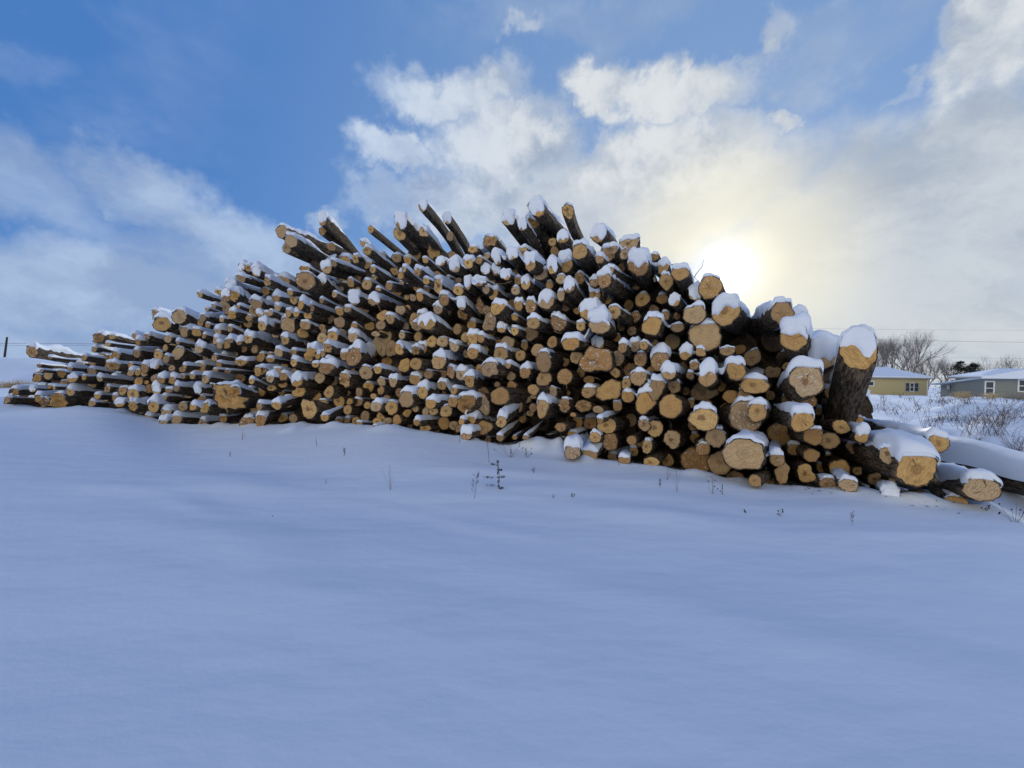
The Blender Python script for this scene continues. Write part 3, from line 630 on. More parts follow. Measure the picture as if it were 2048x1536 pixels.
# log ends that are easy to single out: photo x, y, short name, label
LM = [  # photo x, y, short name, label
(64, 703, 'the leftmost jutting log', 'long snow topped log jutting out farthest at the left tip of the pile'),
(197, 676, 'the left ragged ends', 'ragged reddish ends topping the low left part of the pile'),
(324, 648, 'the brown half buried end', 'very broad brown cut on the left skyline, half hidden by snow'),
(358, 633, 'the slanting left skyline log', 'thick dark slanting log with deep snow, next to the broad brown cut'),
(395, 589, 'the thin left branch', 'thin pale branch reaching left into the sky, hooked twig below it'),
(117, 799, 'the low left broken end', 'broken orange end resting in the snow at the foot of the left tip'),
(307, 813, 'the heaped left foot log', 'large log heaped with snow at the foot of the left slope'),
(326, 847, 'the lowest left log', 'long snow topped log lying in the snow at the bottom left'),
(355, 706, 'the orange oval cut', 'orange oval cut of a thick log in the left slope'),
(458, 796, 'the torn root stump', 'huge torn stump with splintered root flare, low in the left part'),
(618, 818, 'the figure eight cut', 'bright yellow cut shaped like a figure eight near the bottom left middle'),
(553, 811, 'the tilted round cut', 'round pale cut of a snow topped log rising to the right'),
(563, 463, 'the upper left spur', 'thick log pointing left into the sky, upper of a pair'),
(582, 482, 'the split left spur', 'dark log with narrow yellow cut just below the upper left spur'),
(645, 440, 'the grey barked spar', 'grey barked log slanting steeply up left of the thin pole'),
(742, 459, 'the thin pole', 'thinnest dark pole slanting up on the left skyline'),
(611, 561, 'the yellow round cut', 'large bare yellow cut with clear rings below the left spurs'),
(747, 600, 'the ringed snow collar cut', 'round brown cut with a collar of snow and a long dark trunk'),
(799, 468, 'the round skyline cut', 'log with bare round cut below the snow crusted log on the skyline'),
(802, 443, 'the crusted skyline log', 'thick log with snow crusted end left of the tallest left log'),
(846, 412, 'the tallest left log', 'tall dark log pointing up left, highest left of centre'),
(894, 437, 'the skinned pale log', 'split log with a pale skinned strip, right of the tallest left log'),
(980, 482, 'the snowy broken skyline end', 'broken log under a big lump of snow in the dip of the skyline'),
(764, 684, 'the wide dark fluted end', 'widest brown fluted cut, bare of snow, set back in the left middle'),
(708, 712, 'the fluted end', 'thick log with fluted cut and deep snow left of the wide fluted end'),
(652, 736, 'the amber cut', 'amber coloured cut with a snow collar left of the big round cut'),
(732, 745, 'the big bare disc', 'large round bare cut in the lower left middle'),
(853, 645, 'the snow streaked cut', 'large cut streaked with snow, dark scaly bark behind it'),
(995, 616, 'the domed snow disc', 'round bright cut under a dome of snow near the pile centre'),
(979, 643, 'the pale upright stump', 'pale frosted upright stump piece below the domed cut'),
(877, 723, 'the wide clean cut', 'wide clean round cut with a small snow ridge, centre left'),
(979, 738, 'the heart cracked cut', 'big cut with crossing dark cracks and a rim of snow, centre'),
(932, 808, 'the torn orange end', 'torn bright orange end capped with snow near the bottom centre'),
(965, 808, 'the twin lobed cut', 'bare twin lobed cut right of the torn orange end'),
(1000, 792, 'the bright fissured disc', 'large bright disc with fine cracks right of the twin lobed cut'),
(967, 856, 'the dull low disc', 'dull greenish bare disc low above the snow at bottom centre'),
(813, 798, 'the dark hearted cut', 'large cut with a dark square heart, bottom left middle'),
(1074, 417, 'the peak log', 'thickest log at the very peak with its end plastered in snow'),
(1063, 450, 'the rotten peak end', 'rotten broken end with crumbling wood just below the peak log'),
(1136, 422, 'the split rotten post', 'upright rotten split post right of the peak'),
(1017, 439, 'the snowy peak neighbour', 'log with snow plastered end left of the peak log'),
(1197, 468, 'the lone right spur', 'log with frosted end standing alone on the skyline right of the peak'),
(1159, 503, 'the round yellow shoulder', 'round yellow cut on thick bark below the skyline right of the peak'),
(1258, 487, 'the orange skyline end', 'orange end on the descending skyline toward the sun'),
(1277, 528, 'the knotty snowy trunk', 'thick knotty trunk with half snowy cut on the descending skyline'),
(1360, 547, 'the slab skyline end', 'wide slab end under snow, next on the skyline before the sun'),
(1420, 575, 'the log under the sun', 'tall rounded log standing directly under the sun'),
(1208, 560, 'the long split rail', 'long pale split log with snow strip, upper right middle'),
(1092, 601, 'the draped block', 'blocky end with sawn notch draped in snow, right of centre'),
(1117, 642, 'the half moon cut', 'half moon cut crossed by snow below the draped block'),
(1198, 650, 'the frosted thick log', 'thick log with frosted cut and large snow cap, right of centre'),
(1304, 651, 'the star hearted disc', 'round cut with dark star heart under a tall snow cap'),
(1141, 687, 'the wedge cut', 'wide wedge shaped cut under a smooth snow dome'),
(1192, 720, 'the clover cut', 'very large bare clover shaped cut right of centre'),
(1087, 724, 'the yellow oval log', 'bare yellow oval cut on dark furrowed trunk, centre right'),
(1218, 781, 'the fan shaped cut', 'bare fan shaped orange cut in the lower right middle'),
(1129, 753, 'the plain yellow cut', 'bare yellow cut below the clover shaped one, to its left'),
(1291, 803, 'the kidney cut', 'tall kidney shaped cut with dark hollow edge'),
(1341, 813, 'the fuzzy edged disc', 'large bare disc with frayed edge right of the kidney cut'),
(1410, 672, 'the giant disc', 'giant disc in shade below the leaning skyline log'),
(1451, 623, 'the leaning thick trunk', 'thick leaning trunk with snow over its upper end, right of the sun'),
(1472, 741, 'the smooth round cut', 'smooth round cut with a tall snow cap, lower right of the giant disc'),
(1415, 751, 'the snow draped wide cut', 'wide cut with snow pouring over its face, left of the smooth one'),
(1564, 626, 'the square right skyline end', 'square cut end on the skyline right of the notch'),
(1588, 676, 'the frosted right log', 'thick log with frosted face below the square skyline end'),
(1647, 706, 'the snow smothered log', 'end smothered in snow between two big right skyline logs'),
(1717, 699, 'the giant right trunk', 'giant trunk with streaked snowy cut at the right end of the skyline'),
(1613, 761, 'the big amber right disc', 'large amber disc with a tall rounded snow cap, upper right'),
(1407, 838, 'the snow striped cut', 'round cut with a stripe of snow down its face, lower right'),
(1492, 833, 'the sawn giant cut', 'giant sawn cut with grey edge, partly behind a smaller log'),
(1514, 824, 'the capped pale log', 'pale log with a large snow cap in front of the giant sawn cut'),
(1486, 909, 'the cracked giant cut', 'largest bottom cut, split by a snowy crack, lower right'),
(1604, 842, 'the straw coloured cut', 'straw coloured ridged cut, capped with a thin strip of snow'),
(1558, 867, 'the shaded dark disc', 'dull brown disc deep in shade left of the straw coloured cut'),
(1833, 938, 'the far right big oval', 'big oval cut with a thick snow blanket at the right foot'),
(1963, 977, 'the rightmost cut', 'rightmost cut log, wide oval with snow on its back'),
(1877, 887, 'the berm log', 'grey brown oval cut poking from the snow bank at right'),
(1782, 992, 'the snow hooded log', 'log hooded entirely in snow at the lower right foot'),
(1145, 904, 'the steep buried log', 'steep snow covered trunk with its yellow cut in the snow, bottom middle'),
(1180, 910, 'the second buried log', 'snow capped cut resting on the snow right of the steep trunk'),
(1002, 844, 'the orange rising log', 'orange ended log rising to the right beside the dark hollow'),
(1166, 812, 'the splintered slab', 'splintered reddish slab lying sideways above the hollow'),
]

for (x, y, short, label) in LM:
    b = min(LOGS, key=lambda L: math.hypot(L['x']-x, L['y']-y)+(9 if 'key' in L else 0))
    b['key'] = 1
order = sorted(LOGS, key=lambda L: -(1e6 if 'key' in L else 0)-L['rx']*L['ry']*(.6 if 'd' in L['o'] else 1)*(1+.35*L['s'])*(2.2 if L['y'] < float(np.interp(L['x'], [0, 300, 600, 850, 1080, 1300, 1500, 1720], [720, 680, 560, 500, 520, 560, 660, 700])) else 1))
for k, L in enumerate(order): L['solo'] = k < 300
for L in LOGS:
    C, d, Rx, Ry, n, ln, D = L['p']
    M, Mr, body, face, sn = log_parts(C, d, Rx, Ry, n, L['s'], L['o'], ln, L['id']+1.37, hi=L['solo'], longer=float(np.interp(L['x'], [500, 800], [2.1, 1.1])), deep=float(np.interp(L['x'], [350, 750], [1.5, 1.0])))
    if L['solo']:
        e = empty('log', M); L['obj'] = e
        tag(e, None, 'log', 'logs stacked in the snowy pile')
        for nm, part, mat in (('bark', body, BARK), ('cut_face', face, WOOD), ('snow_cap', sn, SNOW)):
            if part is not None: mesh_obj(nm, part[0], part[1], mat, e, part[2])
    else:
        to_bulk('b', body, M, Mr); to_bulk('f', face, M, Mr)
        if sn is not None: to_bulk('s', sn, M, Mr)

# snow bridging the groove between neighbouring logs
def bridge(A, B, rr):
    Ca, da, Rxa, Rya, na_, la, Da = A['p']; Cb, db, Rxb, Ryb, nb_, lb, Db = B['p']
    up = np.array([0, 0, 1.0]); d = (da+db)/2; d /= np.linalg.norm(d)
    u = np.cross(d, up); u /= np.linalg.norm(u)
    Ta = (.38, .68, 1.0)[A['s']-1]*min(.78*Rya, .155); Tb = (.38, .68, 1.0)[B['s']-1]*min(.78*Ryb, .155)
    s0 = max(np.dot(Ca, d), np.dot(Cb, d))+.02
    ca = Ca+da*(s0-np.dot(Ca, d)); cb = Cb+db*(s0-np.dot(Cb, d))
    sg = 1 if np.dot(cb-ca, u) > 0 else -1
    pa = ca+sg*u*Rxa*.55+up*(Rya*.72+Ta*.35); pb = cb-sg*u*Rxb*.55+up*(Ryb*.72+Tb*.35)
    gap = np.linalg.norm(pb-pa); n = 13; Ls = rr.uniform(.6, 1.3)
    th = max(.05, .6*min(Rya, Ryb)); V = []; rows = 12
    ph = rr.uniform(0, 6); sag = rr.uniform(.18, .36)*gap
    for i in range(rows):
        z = -.0 if i < 3 else (i-2)/(rows-3)*Ls
        for k in range(n):
            t = k/(n-1); q = pa+(pb-pa)*t-up*sag*math.sin(math.pi*t)
            w_ = math.sin(math.pi*min(1, max(0, t*1.0)))
            if i == 0: q = q-up*th*(.35+.65*w_)*(1+.25*math.sin(9*t+ph))+d*.05
            elif i == 1: q = q-up*th*(.3*w_)-d*.012
            elif i == 2: q = q-up*.012+d*.01
            else: q = q+up*.012*math.sin(7*z+ph+3*t)
            V.append(q+d*z)
    F = [(i*n+k, i*n+k+1, (i+1)*n+k+1, (i+1)*n+k) for i in range(rows-1) for k in range(n-1)]
    return np.array(V), F
rb = random.Random(12); nb = 0
for i, A in enumerate(LOGS):
    for B in LOGS[i+1:]:
        if min(A['s'], B['s']) < 2 or abs(A['x']-B['x']) > 90: continue
        dxp, dyp = abs(A['x']-B['x']), abs(A['y']-B['y'])
        if dxp < .8*max(A['rx'], B['rx']) or dyp > dxp*.75: continue
        if math.hypot(dxp, dyp) > 1.5*(A['rx']+B['rx'])+4: continue
        if abs(A['p'][6]-B['p'][6]) > .5 or rb.random() < .15: continue
        o = A if A.get('obj') and A['solo'] else B if B['solo'] else None
        V, F = bridge(A, B, rb); nb += 1
        if o is None:
            Vs, Fs, Ls, n0 = bulk['s']; Vs.append(V); Fs.extend(tuple(k+n0 for k in f) for f in F); Ls.append(V*0); bulk['s'] = (Vs, Fs, Ls, n0+len(V))
        else:
            e = o['obj']; cap = [c for c in e.children if c.name.startswith('snow_cap')][0]
            Mi = np.array(e.matrix_world.inverted()); Vl = V @ Mi[:3, :3].T+Mi[:3, 3]
            o.setdefault('extra', []).append((Vl, F))
for L in LOGS:
    if L['solo'] and 'extra' in L:
        e = L['obj']; cap = [c for c in e.children if c.name.startswith('snow_cap')][0]
        me = cap.data; V0 = np.zeros(len(me.vertices)*3, np.float32); me.vertices.foreach_get('co', V0)
        Vs = [V0.reshape(-1, 3)]; F = [tuple(p.vertices) for p in me.polygons]; n0 = len(Vs[0])
        for Vl, Fl in L['extra']: Vs.append(Vl); F += [tuple(k+n0 for k in f) for f in Fl]; n0 += len(Vl)
        bpy.data.objects.remove(cap); mesh_obj('snow_cap', np.concatenate(Vs), F, SNOW, e)
print('snow bridges', nb)

# smaller logs wedged between the ones read off the photograph
rg = random.Random(77)
tops = np.array([(L['x'], L['y'], L['rx'], L['ry']) for L in LOGS])
outl = np.array([(60, 755), (190, 720), (300, 690), (420, 640), (490, 590), (600, 545), (700, 520), (800, 515), (880, 500), (960, 510), (1060, 520), (1180, 520), (1260, 545), (1330, 600), (1400, 650), (1500, 700), (1600, 740), (1690, 800), (1800, 930), (1900, 990)], float)
ng = 0
cand = [(rg.uniform(60, 1830), rg.random()) for _ in range(9000)]
extra = []
for x, f in cand:
    y0 = float(np.interp(x, outl[:, 0], outl[:, 1])); y1 = float(baseY(x))-4
    y = y0+(y1-y0)*f
    if 1015 < x < 1140 and y > 840: continue
    dd = np.hypot(tops[:, 0]-x, tops[:, 1]-y)-(tops[:, 2]+tops[:, 3])/2
    m_ = dd.min()
    if m_ > (11 if x < 560 else 8.2 if x < 900 else 6.2+.0038*x):
        r = min(m_*rg.uniform(.6, 1.0), 9+x*.006); tops = np.vstack([tops, (x, y, r, r)]); extra.append((x, y, r))
for (x, y, r) in extra:
    Lx = dict(x=x, y=y, rx=r*rg.uniform(.85, 1.1), ry=r*rg.uniform(.85, 1.1), s=rg.choice([0, 0, 1, 2, 2] if x > 600 else [1, 2, 3]), o=rg.choice(['', '', 'L', 'b'])+'d', a=None)
    C, d, Rx, Ry, n, ln, D = place(Lx)
    C = EYE+(C-EYE)*(1+rg.uniform(.02, .06))
    M, Mr, body, face, sn = log_parts(C, d, Rx, Ry, n, Lx['s'], Lx['o'], ln, 3000+ng+.21, hi=False)
    to_bulk('b', body, M, Mr); to_bulk('f', face, M, Mr)
    if sn is not None: to_bulk('s', sn, M, Mr)
    ng += 1
print('wedged', ng)

# logs deeper in the heap, seen only through the gaps
top = np.array([(0, 835), (60, 740), (190, 740), (320, 690), (420, 660), (490, 610), (600, 570), (640, 520), (780, 520), (850, 500), (900, 540), (1000, 540),
                (1060, 500), (1180, 510), (1260, 530), (1330, 580), (1400, 625), (1470, 650), (1530, 668), (1600, 688), (1650, 712), (1700, 760), (1760, 900), (1830, 960), (1900, 1000)], float)
rf = random.Random(5)
nf = 0
px = 15.0
while px < 1800:
    step = 24+px*.010
    py = np.interp(px, top[:, 0], top[:, 1])+8
    by = float(baseY(px))+6
    while py < by:
        x = px+rf.uniform(-6, 6); y = py+rf.uniform(-6, 6)
        r = rf.uniform(.50, .68)*step
        if 1020 < x < 1135 and y > 850: py += step*.8; continue
        if x < 75 and y < 778: py += step*.8; continue
        D = face_depth(x, y, rf.uniform(1.2, 1.9)+(.4 if x < 600 else 0))
        dd = heading(x, y, None, rf); C = at(x, y, D)
        M, Mr, body, face, sn = log_parts(C, dd, r*D/FPX, r*D/FPX, -dd, 3 if x < 420 else rf.choice([0, 2, 3]) if x < 700 else rf.choice([0, 0, 0, 2]), '', 3.6, 1000+nf+.5, hi=False)
        to_bulk('b', body, M, Mr); to_bulk('b', face, M, Mr)  # cut faces in dark bark stand in for shade deep in the gaps
        if sn is not None: to_bulk('s', sn, M, Mr)
        nf += 1
        py += step*.80
    px += step*.85
print('fillers', nf)
rest = empty('packed_logs', Matrix.Identity(4))
tag(rest, 'many thin logs packed in the gaps between the larger logs of the pile', 'logs', kind='stuff')
for k, nm, mat in (('b', 'bark', BARK), ('f', 'cut_face', WOOD), ('s', 'snow_cap', SNOW)):
    Vs, Fs, Ls, n = bulk[k]
    tag(mesh_obj(nm, np.concatenate(Vs), Fs, mat, rest, np.concatenate(Ls)), kind='stuff')

# broken twigs and straws caught between the logs
rt_ = random.Random(41); tw = MB()
for _ in range(150):
    L = rt_.choice(LOGS); D = L['p'][6]-rt_.uniform(-.05, .12)
    p = at(L['x']+rt_.uniform(-1.2, 1.2)*L['rx'], L['y']+rt_.uniform(.3, 1.3)*L['ry'], D)
    v = np.array([rt_.gauss(0, 1), rt_.gauss(-.5, .4), rt_.gauss(-.1, .8)]); v = v/np.linalg.norm(v)*rt_.uniform(.08, .38)
    r = rt_.uniform(.002, .006); tw.tube([p, p+v*.5+[0, 0, rt_.uniform(-.03, .03)], p+v], [r, r*.8, r*.4], 4)
tag(tw.build('broken_twigs', simple('pale_splinter', (.36, .25, .14), .9, 30, .5)), 'thin pale twigs and splinters caught between the log ends', 'twigs', kind='stuff')

# ---------------------------------------------------------------- loose log half buried at the right edge
def far_log(p0, p1, r, label):
    d = p1-p0; L = np.linalg.norm(d); d = d/L
    M, Mr, body, face, sn = log_parts(p0, d, r, r, -d, 3, '', L, 77.3)
    e = empty('log', M); tag(e, label, 'log', 'logs stacked in the snowy pile')
    mesh_obj('bark', body[0], body[1], BARK, e, body[2]); mesh_obj('cut_face', face[0], face[1], WOOD, e, face[2])
    # deep drift lying along the whole trunk
    V = []; n = 15; zs = np.linspace(-.1, L, 60)
    for z in zs:
        for j in range(n):
            e2 = 2*j/(n-1)-1; th = math.pi/2-e2*1.35*(1+.06*math.sin(5*z+e2))
            h = .17*(1-abs(e2)**2.4)*(1+.25*math.sin(2.1*z+1))+.01
            V.append((r*1.02*math.cos(th)+.1*h, r*1.02*math.sin(th)+h, z))
    F = [(i*n+j, i*n+j+1, (i+1)*n+j+1, (i+1)*n+j) for i in range(len(zs)-1) for j in range(n-1)]
    mesh_obj('snow_cap', V, F, SNOW, e)
far_log(at(1902, 925, 6.1), at(2190, 1000, 4.1), .19, 'long single log buried under a smooth snow ridge, running off the right edge')

# ---------------------------------------------------------------- buildings
YEL = simple('yellow_siding', (.50, .435, .24), .7, 4, .1)
GRN = simple('sage_siding', (.235, .255, .235), .7, 4, .12)
WHT = simple('white_trim', (.70, .72, .74), .6, 10, .05)
EAV = simple('grey_trim', (.30, .31, .32), .7, 6, .1)  # plain grey shared by eaves, window frames and the shed door
GLS = simple('window_glass', (.05, .065, .08), .15, 3, .3, .001)
BRK = simple('red_brick', (.22, .09, .065), .9, 14, .3)
DRK = simple('dark_wood', (.035, .032, .032), .8, 8, .3)
ROOFS = snow_mat('roof_snow', 6, .03)
def siding_lines(m_):
    nt = m_.node_tree; q = G(nt)
    bs = [n for n in nt.nodes if n.type == 'BSDF_PRINCIPLED'][0]
    o = q.n('ShaderNodeTexCoord').outputs['Object']; z = q.sep(o)[2]
    s = q.m('FRACT', q.m('MULTIPLY', z, 5.5))
    bm = q.n('ShaderNodeBump', {'Height': s, 'Strength': 1.0, 'Distance': .03}).outputs[0]
    nt.links.new(bm, bs.inputs['Normal'])
siding_lines(YEL); siding_lines(GRN)
def house_frame(pa, Da, pb, Db):
    """a frame with x along the front wall, y into the house, z up"""
    a = at(pa, 768, Da); b = at(pb, 768, Db); a[2] = b[2] = 0
    x = (b-a); W = np.linalg.norm(x); x /= W; y = np.array([-x[1], x[0], 0])
    M = Matrix(((x[0], y[0], 0, a[0]), (x[1], y[1], 0, a[1]), (0, 0, 1, 0), (0, 0, 0, 1)))
    return M, W
def window(parent, x0, x1, z0, z1, bars=(), hbars=(), t=.09, trim=WHT):
    w = MB(); y = -.05
    w.box(x0-t, x0, y, .05, z0-t, z1+t); w.box(x1, x1+t, y, .05, z0-t, z1+t)
    w.box(x0, x1, y, .05, z0-t, z0); w.box(x0, x1, y, .05, z1, z1+t)
    for b in bars: w.box(b-t*.5, b+t*.5, y+.004, .05, z0, z1)
    for h in hbars: w.box(x0, x1, y+.008, .05, h-t*.35, h+t*.35)
    f = w.build('window', trim, parent)
    p = MB(); p.box(x0, x1, -.012, .045, z0, z1); p.build('pane', GLS, f)
    return f
def hip_roof(x0, x1, y0, y1, z0, h, inset0, inset1, thick=.16):
    ym = (y0+y1)/2
    V = [(x0, y0, z0), (x1, y0, z0), (x1, y1, z0), (x0, y1, z0), (x0+inset0, ym, z0+h), (x1-inset1, ym, z0+h)]
    V += [(a, b, c+thick) for a, b, c in V]
    F = [(0, 3, 2, 1), (6, 7, 11, 10), (8, 9, 10, 11), (7, 8, 11), (9, 6, 10), (0, 1, 7, 6), (1, 2, 8, 7), (2, 3, 9, 8), (3, 0, 6, 9)]
    return V, F
M, W = house_frame(1660, 62, 1856, 60)
h1 = empty('yellow_house', M); tag(h1, 'single storey yellow house with a snow covered hip roof behind the field', 'house')
w = MB(); w.box(0, W, 0, 8.5, -1.0, 2.15); w.build('wall', YEL, h1)
w = MB(); w.box(W-.14, W+.03, -.03, .10, -1.0, 2.13); w.build('corner_board', WHT, h1)
V, F = hip_roof(-.4, W+.4, -.45, 8.9, 2.26, 1.55, 2.6, 3.0)
rf_ = mesh_obj('roof', V, F, ROOFS, h1, smooth=False)
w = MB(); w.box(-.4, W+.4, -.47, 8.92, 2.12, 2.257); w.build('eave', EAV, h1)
w = MB(); w.box(W*.485, W*.485+.75, 4.0, 4.7, 3.0, 4.75); ch = w.build('chimney', BRK, rf_)
w = MB(); w.box(W*.86, W*.86+.35, 5.0, 5.35, 2.6, 4.5); w.build('vent_pipe', WHT, rf_)
def wx(px): return (px-1660)/(1856-1660)*W
window(h1, wx(1737.5), wx(1748), 1.0, 1.55, t=.13)
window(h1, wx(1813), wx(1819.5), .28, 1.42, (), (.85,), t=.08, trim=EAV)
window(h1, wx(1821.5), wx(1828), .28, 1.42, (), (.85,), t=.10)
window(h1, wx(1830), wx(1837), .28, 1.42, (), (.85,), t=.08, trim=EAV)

M, W = house_frame(1968, 50, 2160, 46)
h2 = empty('green_house', M); tag(h2, 'low sage green house with white windows at the right edge', 'house')
w = MB(); w.box(0, W, 0, 9, -1.0, 2.22); w.build('wall', GRN, h2)
V, F = hip_roof(-.6, W+.5, -.6, 9.6, 2.42, 1.0, 3.2, 3.2)
mesh_obj('roof', V, F, ROOFS, h2, smooth=False)
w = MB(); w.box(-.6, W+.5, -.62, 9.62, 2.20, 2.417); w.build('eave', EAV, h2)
window(h2, .18, .78, .30, 1.75, (), (1.0,), t=.13)
window(h2, 2.9, 4.95, .75, 2.0, (3.95,), (1.35,), t=.14)
w = MB()
# lower wing with a porch, running back to the left
a = at(1871, 768, 64)-np.array([at(1968, 768, 50)[0], at(1968, 768, 50)[1], 0])
Mi = np.array(M.inverted().to_3x3()); al = Mi @ np.array([a[0], a[1], 0])
def wing(t, off=0.0): return np.array([al[0]*t, al[1]*t, 0])
dirw = al/np.linalg.norm(al); nrm = np.array([-dirw[1], dirw[0], 0]); nrm = nrm if nrm[1] > 0 else -nrm
def quadbox(mb, t0, t1, z00, z01, z10, z11, d0, d1):
    A, B = wing(t0), wing(t1)
    V = [A+nrm*d0+[0, 0, z00], B+nrm*d0+[0, 0, z10], B+nrm*d1+[0, 0, z10], A+nrm*d1+[0, 0, z00],
         A+nrm*d0+[0, 0, z01], B+nrm*d0+[0, 0, z11], B+nrm*d1+[0, 0, z11], A+nrm*d1+[0, 0, z01]]
    mb.add(V, [(0, 1, 2, 3), (4, 7, 6, 5), (0, 4, 5, 1), (1, 5, 6, 2), (2, 6, 7, 3), (3, 7, 4, 0)])
w = MB(); quadbox(w, .02, 1, -1, 2.15, -1, 1.28, .6, 6); w.build('wing_wall', GRN, h2)
w = MB(); A, B = wing(-.05), wing(1.06)
Vr = [A-nrm*.5+[0, 0, 2.2], B-nrm*.5+[0, 0, 1.22], B+nrm*6.5+[0, 0, 1.3], A+nrm*6.5+[0, 0, 2.2], A+nrm*3+[0, 0, 3.15], B-dirw*1.5+nrm*3+[0, 0, 1.75]]
Vr += [v+np.array([0, 0, .17]) for v in Vr]
w.add(Vr, [(0, 3, 2, 1), (6, 7, 11, 10), (8, 9, 10, 11), (7, 8, 11), (9, 6, 10), (0, 1, 7, 6), (1, 2, 8, 7), (2, 3, 9, 8), (3, 0, 6, 9)])
w.build('wing_roof', ROOFS, h2)
w = MB(); quadbox(w, .30, .56, -1, 1.62, -1, 1.50, .52, .58); w.build('porch_shade', DRK, h2)  # dark sheet standing in for the shade inside the porch opening
w = MB(); quadbox(w, .16, .21, .75, 1.6, .75, 1.55, .50, .585); w.build('wing_window', GLS, h2)
w = MB(); quadbox(w, .76, .83, .55, 1.25, .55, 1.2, .50, .585); w.build('wing_window', GLS, h2)

# small grey shed, dark bin and leaning pole far away on the left
M, W = house_frame(73, 70, 112, 72)
sh = empty('shed', M); tag(sh, 'small blue grey shed seen under the leftmost jutting log', 'shed')
SHD = simple('grey_metal', (.20, .25, .30), .6, 5, .15)
zt = at(73, 716, 70)[2]; zb = at(73, 736, 70)[2]-.5
w = MB(); w.box(0, W, 0, 3, zb, zt); w.build('wall', SHD, sh)
w = MB(); w.box(-.1, W+.1, -.1, 3.1, zt+.003, zt+.16); w.build('roof', ROOFS, sh)
w = MB(); w.box(.5, 1.3, -.04, .02, zb, zt-.35); w.build('door', EAV, sh)
p = at(12, 735, 45)
M, W = house_frame(12, 45, 36, 45)
bn = empty('trailer', M); tag(bn, 'low dark flatbed trailer with snow on top beside the far pole at left', 'trailer')
w = MB(); w.add([(0, 0, p[2]), (W, 0, p[2]), (W, 1.5, p[2]), (0, 1.5, p[2]), (-.15, 0, p[2]+.36), (W+.1, 0, p[2]+.42), (W+.1, 1.5, p[2]+.42), (-.15, 1.5, p[2]+.36)],
             [(0, 1, 2, 3), (4, 7, 6, 5), (0, 4, 5, 1), (1, 5, 6, 2), (2, 6, 7, 3), (3, 7, 4, 0)]); w.build('bed', DRK, bn)
w = MB(); w.box(-.05, W, .05, 1.4, p[2]+.43, p[2]+.52); w.build('snow_layer', ROOFS, bn)
for xx in (.25, W-.45):
    w = MB(); w.tube([(xx, -.05, p[2]-.05), (xx, .12, p[2]-.05)], .22, 12); w.build('wheel', DRK, bn)
w = MB(); P0 = at(7, 731, 50); P1 = at(14.3, 674, 50); w.tube([P0, P1], [.12, .09], 8)
tag(w.build('utility_pole', DRK), 'dark wooden utility pole leaning slightly at the far left', 'pole')

# ---------------------------------------------------------------- wires
WIRE = simple('wire', (.10, .10, .12), .7)
def wire(pts, D, rad, label, grp):
    P = [at(x, y, D) for x, y in pts]; w = MB(); w.tube(P, rad, 4)
    tag(w.build('power_line', WIRE), label, 'wire', grp)
wire([(-150, 686), (40, 687), (200, 687.5), (400, 688)], 75, .028, 'upper of two thin wires low over the left end of the pile', 'overhead wires')
wire([(-150, 689), (60, 691), (200, 690.5), (400, 691)], 75, .022, 'lower of two thin wires low over the left end of the pile', 'overhead wires')
wire([(1500, 655), (1700, 658), (1900, 660), (2200, 661)], 75, .011, 'faint topmost wire across the sky above the bare trees', 'overhead wires')
wire([(1500, 676), (1780, 680), (1930, 683), (2200, 686.5)], 75, .020, 'dark second wire crossing the tallest bare tree at right', 'overhead wires')
wire([(1700, 712), (1880, 715.5), (2200, 718)], 80, .013, 'third wire down, level with the tops of the low trees', 'overhead wires')
wire([(1700, 727), (1880, 728), (2200, 733)], 80, .012, 'lowest wire, passing behind the dark evergreens', 'overhead wires')

# ---------------------------------------------------------------- trees
TWIG = simple('winter_twig', (.20, .18, .175), .9, 6, .3)
def grow(mb, p, d, L, r, depth, rr, spread, k):
    n = 3; P = [p]; rad = [r]
    dd = d.copy()
    for i in range(n):
        dd = dd+np.array([rr.gauss(0, .10), rr.gauss(0, .10), rr.gauss(.02, .06)]); dd /= np.linalg.norm(dd)
        P.append(P[-1]+dd*L/n); rad.append(r*(1-.40*(i+1)/n))
    mb.tube(P, rad, k if depth > 2 else 3, caps=False)
    if depth == 0: return
    kids = rr.choice([3, 4, 4]) if depth > 1 else 4
    for c in range(kids):
        f = rr.uniform(.45, 1.0) if c else 1.0
        i = min(n-1, int(f*n)); q = P[i]+(P[i+1]-P[i])*(f*n-i) if f < 1 else P[-1]
        a = rr.uniform(0, 6.28); s = spread*rr.uniform(.55, 1.25)*(.5 if c == 0 else 1)
        ref = np.cross(dd, [0, 0, 1.0]); ref = ref/(np.linalg.norm(ref)+1e-6) if np.linalg.norm(ref) > .05 else np.array([1.0, 0, 0])
        ref2 = np.cross(dd, ref)
        nd = dd*math.cos(s)+(ref*math.cos(a)+ref2*math.sin(a))*math.sin(s); nd[2] += .06; nd /= np.linalg.norm(nd)
        grow(mb, q, nd, L*rr.uniform(.62, .80), rad[-1]*rr.uniform(.6, .85), depth-1, rr, spread, k)
